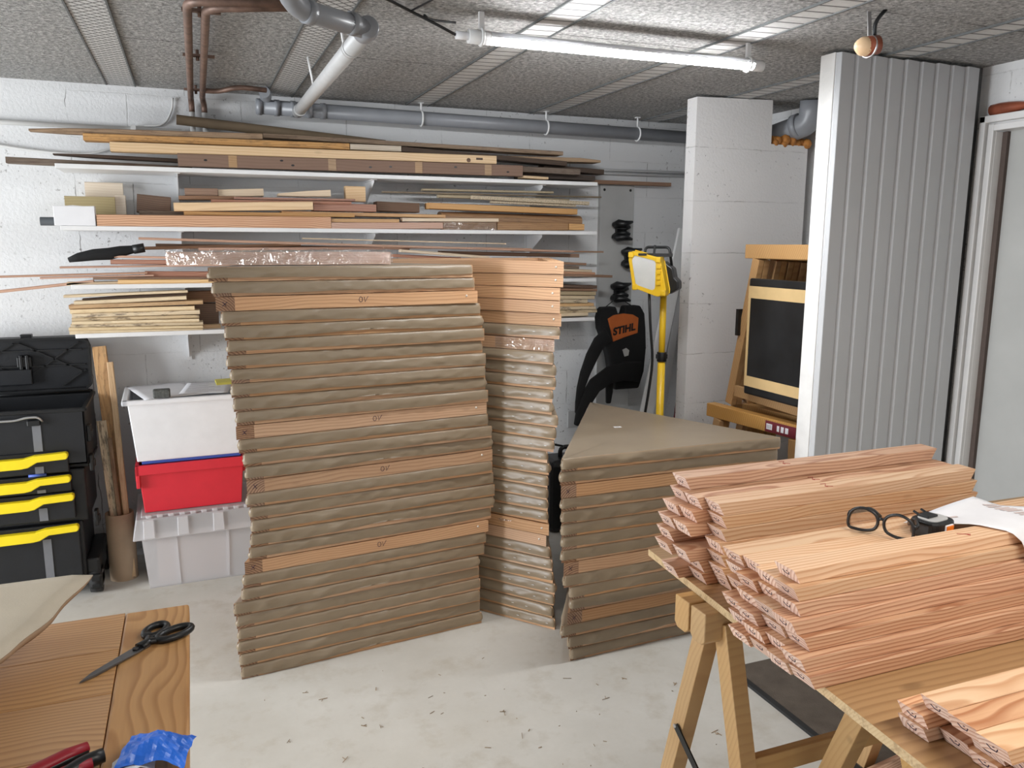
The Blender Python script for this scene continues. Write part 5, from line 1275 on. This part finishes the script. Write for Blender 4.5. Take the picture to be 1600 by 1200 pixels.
# mitred fir pieces: the top face is longer than the underside at both ends
piece_cache = {}
def piece_mesh(L, w, h, mt):
    k = (L, w, h, mt)
    if k not in piece_cache:
        s = h * 0.577; c = 0.0012
        prof = [(c, 0), (w - c, 0), (w, c), (w, h - c), (w - c, h), (c, h), (0, h - c), (0, c)]
        n = 8; vs = []
        for e in (0, 1):
            for (y, z) in prof:
                dx = s * (1 - z / h)
                vs.append((dx if e == 0 else L - dx, y, z))
        fs = [(j, (j + 1) % n, n + (j + 1) % n, n + j) for j in range(n)] + [tuple(range(n - 1, -1, -1)), tuple(range(n, 2 * n))]
        mb = MB(); mb.add(vs, fs, [0] * n + [1, 1])
        piece_cache[k] = mb.data('fir_piece', [W[mt], W['firend']])
    return piece_cache[k]
END_ROT = Matrix(((0, 0.866, -0.5), (-1, 0, 0), (0, 0.5, 0.866))).to_euler()
two = [(-0.008, 0.012, 0), (0.006, 0.012, 0), (-0.006, -0.006, 0), (0.012, -0.010, 0)]
two_me = stroke([two, [(-0.006, -0.006, 0), (-0.002, -0.011, 0)]], 0.001).data('pen_two', M['redink'])
tick_me = stroke([[(-0.012, 0.004, 0), (0.014, -0.004, 0)], [(0.004, 0.0, 0), (0.010, -0.009, 0)]], 0.001).data('pen_tick', M['redink'])
def piece(x, y, z, L, w, h, mt, label, group, mark=True, ang=0.0, top=None):
    t = thing('fir_batten', label, 'batten', (x, y, z), ang, group)
    link('timber', piece_mesh(L, w, h, mt), t)
    if mark: link('pencil_mark', hook_me, t, (h * 0.577 * 0.5 - 0.0003, w * 0.5, h * 0.5), END_ROT)
    if top is not None: link('pen_mark', top[0], t, (top[1], w * 0.5, h + 0.0002), (0, 0, -0.2))
    return t
RO = lambda r, n: 'bottom' if r == 0 else ('top' if r == n - 1 else ordinal(r))
rnd = random.Random(5)
GA, GB, GC = 'mitred battens in the far pile', 'mitred battens in the long pile', 'mitred battens in the small near pile'
offA = [[0.075, 0.04, 0.0], [0.065, 0.03, 0.03], [0.055, -0.005, -0.012], [0.05, 0.07, -0.018], [0.05, 0.0, -0.008], [0.045, 0.012, 0.0], [0.045, 0.02, 0.015]]
for r in range(7):
    for c in range(3):
        jx = offA[r][c] + rnd.uniform(-0.006, 0.006)
        wh = ('nearest', 'middle', 'rearmost')[c]
        piece(1.025 + jx, 1.438 + c * 0.0555, 0.7505 + r * 0.0311, 0.80, 0.0545, 0.0305, ('fir', 'firlight')[(r * 3 + c) % 3 == 0], wh + ' angle-cut fir batten in the ' + RO(r, 8) + ' row of the pile by the clad partition', GA, True, rnd.uniform(-0.004, 0.004), (two_me, 0.33 + 0.03 * c) if r == 6 else None)
piece(1.05, 1.549, 0.7505 + 7 * 0.0311, 0.80, 0.0545, 0.0305, 'fir', 'single angle-cut fir batten lying alone on top of the pile by the clad partition', GA, True, 0.0, (two_me, 0.31))
offB = [-0.012, -0.022, -0.018, -0.012, -0.006, 0.0]
for r in range(6):
    ysh = (-0.058, -0.045, -0.028, -0.014, -0.004, 0.0)[r]
    for c in range(4):
        jx = rnd.uniform(-0.013, 0.013) + offB[r]
        wh = ('nearest', 'second', 'third', 'rearmost')[c]
        piece(1.0 + jx, 1.098 + ysh + c * 0.0565, 0.7505 + r * 0.0286, 0.95, 0.0555, 0.028, ('fir', 'firlight')[(r * 4 + c) % 4 == 1 or r == 5], wh + ' angle-cut fir batten in the ' + RO(r, 7) + ' row of the long pile under the glasses', GB, True, rnd.uniform(-0.004, 0.004))
piece(0.997, 1.110, 0.7505 + 6 * 0.0286, 0.95, 0.0555, 0.028, 'firlight', 'single angle-cut fir batten on top of the long pile, its end under the paper sheet', GB, True, 0.0, (tick_me, 0.46))
rows = ((0.85, 0.795, 0.74, 0.685), (0.845, 0.79, 0.735, 0.68), (0.811, 0.758, 0.705))
jxs = ((1.045, 1.075, 1.07, 1.06), (1.035, 1.085, 1.065, 1.075), (1.045, 1.04, 1.035))
for r in range(3):
    for c, y in enumerate(rows[r]):
        piece(jxs[r][c], y, 0.7505 + r * 0.0281, 0.95, 0.051, 0.0275, ('fir', 'firlight')[(r + c) % 2 == 0], ('rearmost', 'second', 'third', 'nearest')[c] + ' angle-cut fir batten in the ' + ('bottom', 'middle', 'top')[r] + ' row of the small pile at the bench edge', GC, True, rnd.uniform(-0.006, 0.006))
# spare battens on the floor under the bench
for k, (x, y, z) in enumerate(((1.62, 1.45, 0.0125), (1.65, 1.525, 0.0125), (1.64, 1.485, 0.0422), (1.60, 1.345, 0.0125))):
    piece(x, y, z, 0.62, 0.0545, 0.029, 'fir', ('fir batten lying on the brown mat under the bench, middle one', 'fir batten lying on the brown mat under the bench, farther one', 'fir batten lying across two others on the brown mat', 'fir batten lying on the brown mat under the bench, nearer one')[k], 'spare battens on the mat', False, 0.12)
mt_ = thing('floor_mat', 'dark brown mat with a black edge on the concrete under the bench', 'mat')
MB().box(1.765, 2.75, 0.9, 2.25, 0.0, 0.010).build('pile', M['mat'], mt_)
MB().box(1.745, 1.766, 0.9, 2.25, 0.0, 0.0105).build('edge', M['rubber'], mt_)

# ------------------------------------------------------------------ glasses, tape measure, drawing
zb = 0.7505 + 6 * 0.0286 + 0.0004
gl = thing('glasses', 'black framed glasses with clear lenses lying on the long batten pile', 'glasses', (1.345, 1.246, zb), math.radians(-62))
lensA = [(-0.064, 0.004), (-0.066, 0.022), (-0.058, 0.042), (-0.036, 0.05), (-0.014, 0.042), (-0.006, 0.026), (-0.012, 0.008), (-0.03, 0.001), (-0.05, 0.0005)]
frm = MB()
for s in (1, -1):
    pts = [(s * x, -0.004 * abs(x) / 0.06, z + 0.006) for x, z in lensA]
    n = len(pts); sm = []
    for i in range(n):
        p0, p1, p2, p3 = (Vector(pts[(i + q) % n]) for q in (-1, 0, 1, 2))
        for q in range(4):
            u = q / 4; sm.append(0.5 * ((2 * p1) + (p2 - p0) * u + (2 * p0 - 5 * p1 + 4 * p2 - p3) * u * u + (3 * p1 - p0 - 3 * p2 + p3) * u ** 3))
    frm.tube(sm, 0.0034, 8, closed=True)
    MB().prism([(x * s, z + 0.006) for x, z in lensA], -0.0006, 0.0006, mat4=XZ).build('lens', M['clear'], gl)
frm.tube([(-0.008, 0, 0.036), (0, 0.003, 0.038), (0.008, 0, 0.036)], 0.0034, 8)
frm.build('frame', M['black'], gl)
for s in (1, -1):
    MB().tube(arc([(s * 0.066, -0.004, 0.034), (s * 0.07, 0.012, 0.036), (s * 0.066 - 0.02 * s, 0.085, 0.03), (s * 0.05 - 0.02 * s, 0.105, 0.008)], 0.02), 0.0036, 8, flat=1.6).build('temple', M['black'], gl)
tm = thing('tape_measure', 'black tape measure with grey face and orange button on the long batten pile', 'tape measure', (1.462, 1.218, zb), math.radians(8))
def rrect(w, d, r, n=5):
    out = []
    for cx, cy, a0 in ((w / 2 - r, d / 2 - r, 0), (-w / 2 + r, d / 2 - r, 90), (-w / 2 + r, -d / 2 + r, 180), (w / 2 - r, -d / 2 + r, 270)):
        for k in range(n + 1):
            a = math.radians(a0 + 90 * k / n); out.append((cx + r * math.cos(a), cy + r * math.sin(a)))
    return out
MB().prism(rrect(0.082, 0.066, 0.022), 0, 0.036).build('case', M['black'], tm, bevel=0.005, seg=3)
MB().prism(rrect(0.062, 0.046, 0.018), 0.034, 0.0385).build('face', M['pvclight'], tm, bevel=0.001)
MB().box(-0.022, 0.012, -0.004, 0.022, 0.038, 0.043).tube([(-0.018, 0.022, 0.041), (-0.018, 0.034, 0.045)], 0.003, 6).tube([(0.008, 0.022, 0.041), (0.008, 0.034, 0.045)], 0.003, 6).build('belt_clip', M['black'], tm, bevel=0.001)
bt = MB().box(-0.006, 0.022, -0.0355, -0.031, 0.008, 0.03).build('button_surround', M['paper'], tm, bevel=0.002)
MB().box(-0.004, 0.020, -0.0375, -0.034, 0.010, 0.028).build('button', M['orange'], bt, bevel=0.002)
dg = thing('drawing_sheet', 'white sheet printed with faint drawings draped over the long batten pile', 'paper')
n = 14
LE = [(1.455, 1.285, 0.927), (1.50, 1.205, 0.945), (1.522, 1.163, 0.9555), (1.553, 1.105, 0.9545), (1.568, 1.088, 0.935), (1.575, 1.080, 0.905)]
RE = [(1.685, 1.300, 0.957), (1.735, 1.272, 0.938), (1.785, 1.225, 0.943), (1.825, 1.168, 0.9555), (1.855, 1.105, 0.9545), (1.87, 1.082, 0.925)]
def along(pts, v):
    f = v * (len(pts) - 1); i = min(int(f), len(pts) - 2); q = f - i
    return Vector(pts[i]).lerp(Vector(pts[i + 1]), q)
def dpos(u, v):
    p = along(LE, v).lerp(along(RE, v), u)
    p.z += 0.004 * math.sin(u * PI) * (1 - v)
    return (p.x, p.y, p.z)
vs = [dpos(i / n, j / n) for i in range(n + 1) for j in range(n + 1)]
fs = [(i * (n + 1) + j, i * (n + 1) + j + 1, (i + 1) * (n + 1) + j + 1, (i + 1) * (n + 1) + j) for i in range(n) for j in range(n)]
mb = MB(); mb.add(vs, fs, 0, True)
o = mb.build('page', M['paper'], dg); md = o.modifiers.new('thickness', 'SOLIDIFY'); md.thickness = 0.0005
pm = MB()
for k in range(16):
    u0, v0 = 0.14 + 0.72 * ((k * 0.382) % 1), 0.12 + 0.75 * ((k * 0.618) % 1)
    for (du, dv, ww) in ((0.12, 0.05, 0.0022),):
        a, b_ = Vector(dpos(u0, v0)), Vector(dpos(min(0.97, u0 + du), min(0.97, v0 + dv)))
        a.z += 0.0016; b_.z += 0.0016
        pm.bar(a, b_, 0.006, 0.0005)
pm.build('print', M['pinkprint'], dg)

# ------------------------------------------------------------------ oak table with scissors, pliers, film
tb = thing('table', 'oak table with a cross-grain end board, scissors lying on it', 'table')
ZT = 0.75
for k, (y0, y1) in enumerate(((1.655, 1.823), (1.485, 1.654), (1.31, 1.484), (1.13, 1.309), (0.95, 1.129), (0.75, 0.949))):
    o = MB().box(0, 1.125, 0, y1 - y0 - 0.0008, -0.032, 0).build('tabletop_plank', W['tabletop'], tb, (-1.30, y0, ZT), bevel=0.0008)
o = MB().box(0, 1.073, -0.127, 0, -0.032, 0).build('end_board', W['tabletop'], tb, (-0.174, 0.75, ZT), (0, 0, PI / 2), bevel=0.005)
o.location = (-0.174, 0.75, ZT)
for (x, y) in ((-0.12, 1.75), (-1.2, 1.75), (-0.12, 0.83), (-1.2, 0.83)):
    MB().frustum((x - 0.025, x + 0.025, y - 0.025, y + 0.025), (x - 0.035, x + 0.035, y - 0.035, y + 0.035), 0, ZT - 0.033).build('leg', W['tabletop'], tb, bevel=0.004)
sc = thing('scissors', 'large black-handled scissors lying open-ended across the oak table', 'scissors', (-0.231, 1.537, ZT + 0.001), math.radians(46.4))
for s, z in ((1, 0.0), (-1, 0.0026)):
    MB().prism([(0, 0.001 * s), (0.03, 0.0065), (0.12, 0.0125 if s > 0 else 0.010), (0.155, 0.009), (0.155, -0.009), (0.12, -0.010 if s > 0 else -0.0125), (0.03, -0.006)], z, z + 0.0024).build('blade', M['blade'], sc, bevel=0.0005)
MB().tube([(0.127, 0.0, 0.004), (0.127, 0.0, 0.008)], 0.006, 14).build('pivot', M['black'], sc)
for s in (1, -1):
    cx, cy, a, b_ = (0.200, 0.023, 0.028, 0.018) if s > 0 else (0.206, -0.021, 0.036, 0.018)
    tilt = 0.22 * s
    pts = []
    for k in range(24):
        q = 2 * PI * k / 24; px, py = a * math.cos(q), b_ * math.sin(q)
        pts.append((cx + px * math.cos(tilt) - py * math.sin(tilt), cy + px * math.sin(tilt) + py * math.cos(tilt), 0.0065))
    hb = MB().tube(pts, 0.0072, 10, closed=True)
    hb.tube([(0.135, -0.004 * s, 0.0055), (0.16, 0.0, 0.006), (cx - a * 0.95 + 0.003, cy * 0.55 + 0.004 * s, 0.0065), (cx - a * 0.6, cy - 0.6 * b_ * s * -0.2, 0.0065)], 0.007, 10, rs=[0.008, 0.009, 0.0075, 0.006], flat=0.8)
    hb.build('handle', M['black'], sc)
pl = thing('pliers', 'red-handled pliers at the near edge of the oak table', 'pliers', (-0.263, 1.262, ZT + 0.012), math.radians(27))
MB().tube([(-0.06, -0.004, 0.0), (0.0, 0.0, 0.004), (0.05, 0.002, 0.006), (0.08, 0.0, 0.006)], 0.011, 12, flat=0.75, rs=[0.009, 0.012, 0.0115, 0.009]).build('handle', M['redhandle'], pl)
MB().tube([(-0.06, -0.004, -0.003), (0.0, -0.001, 0.0), (0.05, 0.001, 0.001), (0.078, 0.0, 0.002)], 0.0115, 12, flat=0.7, rs=[0.0095, 0.0125, 0.012, 0.0095]).build('grip_liner', M['black'], pl)
MB().tube([(-0.06, -0.045, 0.0), (0.0, -0.03, 0.0), (0.04, -0.034, 0.002), (0.07, -0.04, 0.002)], 0.0105, 12, flat=0.75).build('handle', M['redhandle'], pl)
MB().tube([(-0.06, -0.024, 0.0), (-0.12, -0.03, 0.0), (-0.17, -0.03, 0.0)], 0.012, 12, flat=0.6, rs=[0.016, 0.02, 0.008]).build('jaws', M['blade'], pl)
b = MB().tube(arc([(-0.235, 1.225, ZT + 0.012), (-0.195, 1.262, ZT + 0.014), (-0.168, 1.272, ZT + 0.014)], 0.02), 0.011, 12, rs=None)
tag(b.build('black_tool', M['black']), 'stubby black-handled tool beside the red pliers on the oak table', 'tool')
tag(MB().tube(arc([(-0.20, 1.20, ZT + 0.01), (-0.17, 1.225, ZT + 0.011), (-0.13, 1.215, ZT + 0.009), (-0.09, 1.185, ZT + 0.008)], 0.03), 0.007, 10, flat=1.4).build('black_strap', M['black2']), 'black strap end at the bottom edge of the oak table', 'strap')
# crumpled blue film with a white inside
bf = thing('blue_film', 'crumpled blue protective film with white backing on the oak table', 'film', (-0.10, 1.235, ZT + 0.001))
def crumple(poly_fn, nu, nv, seed, amp):
    vs = []
    for i in range(nu + 1):
        for j in range(nv + 1):
            x, y, z = poly_fn(i / nu, j / nv)
            q = Vector((x * 40, y * 40, seed)); a = noise.noise(q)
            vs.append((x, y, max(0.0012, z + amp * a + amp * 0.5 * noise.noise(q * 2.3))))
    return vs, [(i * (nv + 1) + j, (i + 1) * (nv + 1) + j, (i + 1) * (nv + 1) + j + 1, i * (nv + 1) + j + 1) for i in range(nu) for j in range(nv)]
v_, f_ = crumple(lambda u, v: (-0.03 + 0.095 * u - 0.02 * v, 0.065 - 0.035 * u - 0.075 * v, 0.012 + 0.028 * math.sin(PI * min(1, u * 0.8 + 0.1)) * math.sin(PI * (0.15 + 0.7 * v))), 14, 14, 3.1, 0.008)
mb = MB(); mb.add(v_, f_, 0, False); o = mb.build('blue_side', M['bluefoil'], bf); o.modifiers.new('thickness', 'SOLIDIFY').thickness = 0.0006
v_, f_ = crumple(lambda u, v: (-0.055 + 0.06 * u, 0.02 - 0.06 * v + 0.02 * u, 0.006 + 0.014 * math.sin(PI * u)), 10, 10, 8.1, 0.006)
mb = MB(); mb.add(v_, f_, 0, False); o = mb.build('white_side', M['paper'], bf); o.modifiers.new('thickness', 'SOLIDIFY').thickness = 0.0006
# beige cloth sheet rising off the table
edge = [(-0.231, 1.827), (-0.258, 1.735), (-0.284, 1.65), (-0.312, 1.575), (-0.34, 1.503), (-0.395, 1.36), (-0.46, 1.2)]
nv, nu = 24, 16
vs = []
def ept(v):
    f = v * (len(edge) - 1); i = min(int(f), len(edge) - 2); q = f - i
    return edge[i][0] * (1 - q) + edge[i + 1][0] * q, edge[i][1] * (1 - q) + edge[i + 1][1] * q
for j in range(nv + 1):
    ex, ey = ept(j / nv)
    wv = 0.003 * math.sin(j * 0.9)
    for i in range(nu + 1):
        u = i / nu
        vs.append((ex - 0.62 * u + wv * (1 - u), ey - 0.006 * u, ZT + 0.002 + 0.098 * (1 - max(0.0, (u - 0.35) / 0.65) ** 1.3) * (0.97 + 0.03 * math.cos(j * 0.3)) - (0.006 if i == 0 else 0)))
fs = [(j * (nu + 1) + i, j * (nu + 1) + i + 1, (j + 1) * (nu + 1) + i + 1, (j + 1) * (nu + 1) + i) for j in range(nv) for i in range(nu)]
st = thing('cloth_sheet', 'stiff beige cloth sheet rising off the far corner of the oak table', 'sheet')
mb = MB(); mb.add(vs, fs, 0, True); o = mb.build('sheet', M['kraft'], st); o.modifiers.new('thickness', 'SOLIDIFY').thickness = 0.0015
vs2 = []
for j in range(nv + 1):
    x, y, z = vs[j * (nu + 1)]
    dpt = 0.004 + 0.018 * math.sin(PI * min(1, (j + 1) / nv * 1.1)) ** 0.6
    vs2 += [(x, y, z - 0.001), (x - 0.004, y + 0.002, z - dpt * 0.6), (x - 0.014, y + 0.004, z - dpt)]
fs2 = [(j * 3 + q, j * 3 + q + 1, (j + 1) * 3 + q + 1, (j + 1) * 3 + q) for j in range(nv) for q in range(2)]
mb = MB(); mb.add(vs2, fs2, 0, True); o = mb.build('folded_hem', M['kraftside'], st); o.modifiers.new('thickness', 'SOLIDIFY').thickness = 0.001

# ------------------------------------------------------------------ litter on the floor
lt_ = MB(); rr = random.Random(11)
for k in range(110):
    x, y = rr.uniform(0.0, 1.7), rr.uniform(1.35, 2.75)
    if y > 2.45 and x > 1.1: continue
    a = rr.uniform(0, 2 * PI); L = rr.choice((0.004, 0.006, 0.012, 0.02, 0.03)); w = rr.uniform(0.0012, 0.003)
    R = Matrix.Translation((x, y, 0.0012)) @ Matrix.Rotation(a, 4, 'Z')
    lt_.box(-L / 2, L / 2, -w / 2, w / 2, 0, 0.0012, mat4=R)
    if L > 0.015 and k % 2: lt_.box(-L / 2, 0, -w / 2, w / 2, 0, 0.0012, mat4=Matrix.Translation((x, y, 0.0016)) @ Matrix.Rotation(a + 1.1, 4, 'Z'))
tag(lt_.build('wood_shavings', M['shaving']), 'scattered wood shavings and chips on the concrete floor', 'debris', kind='stuff')
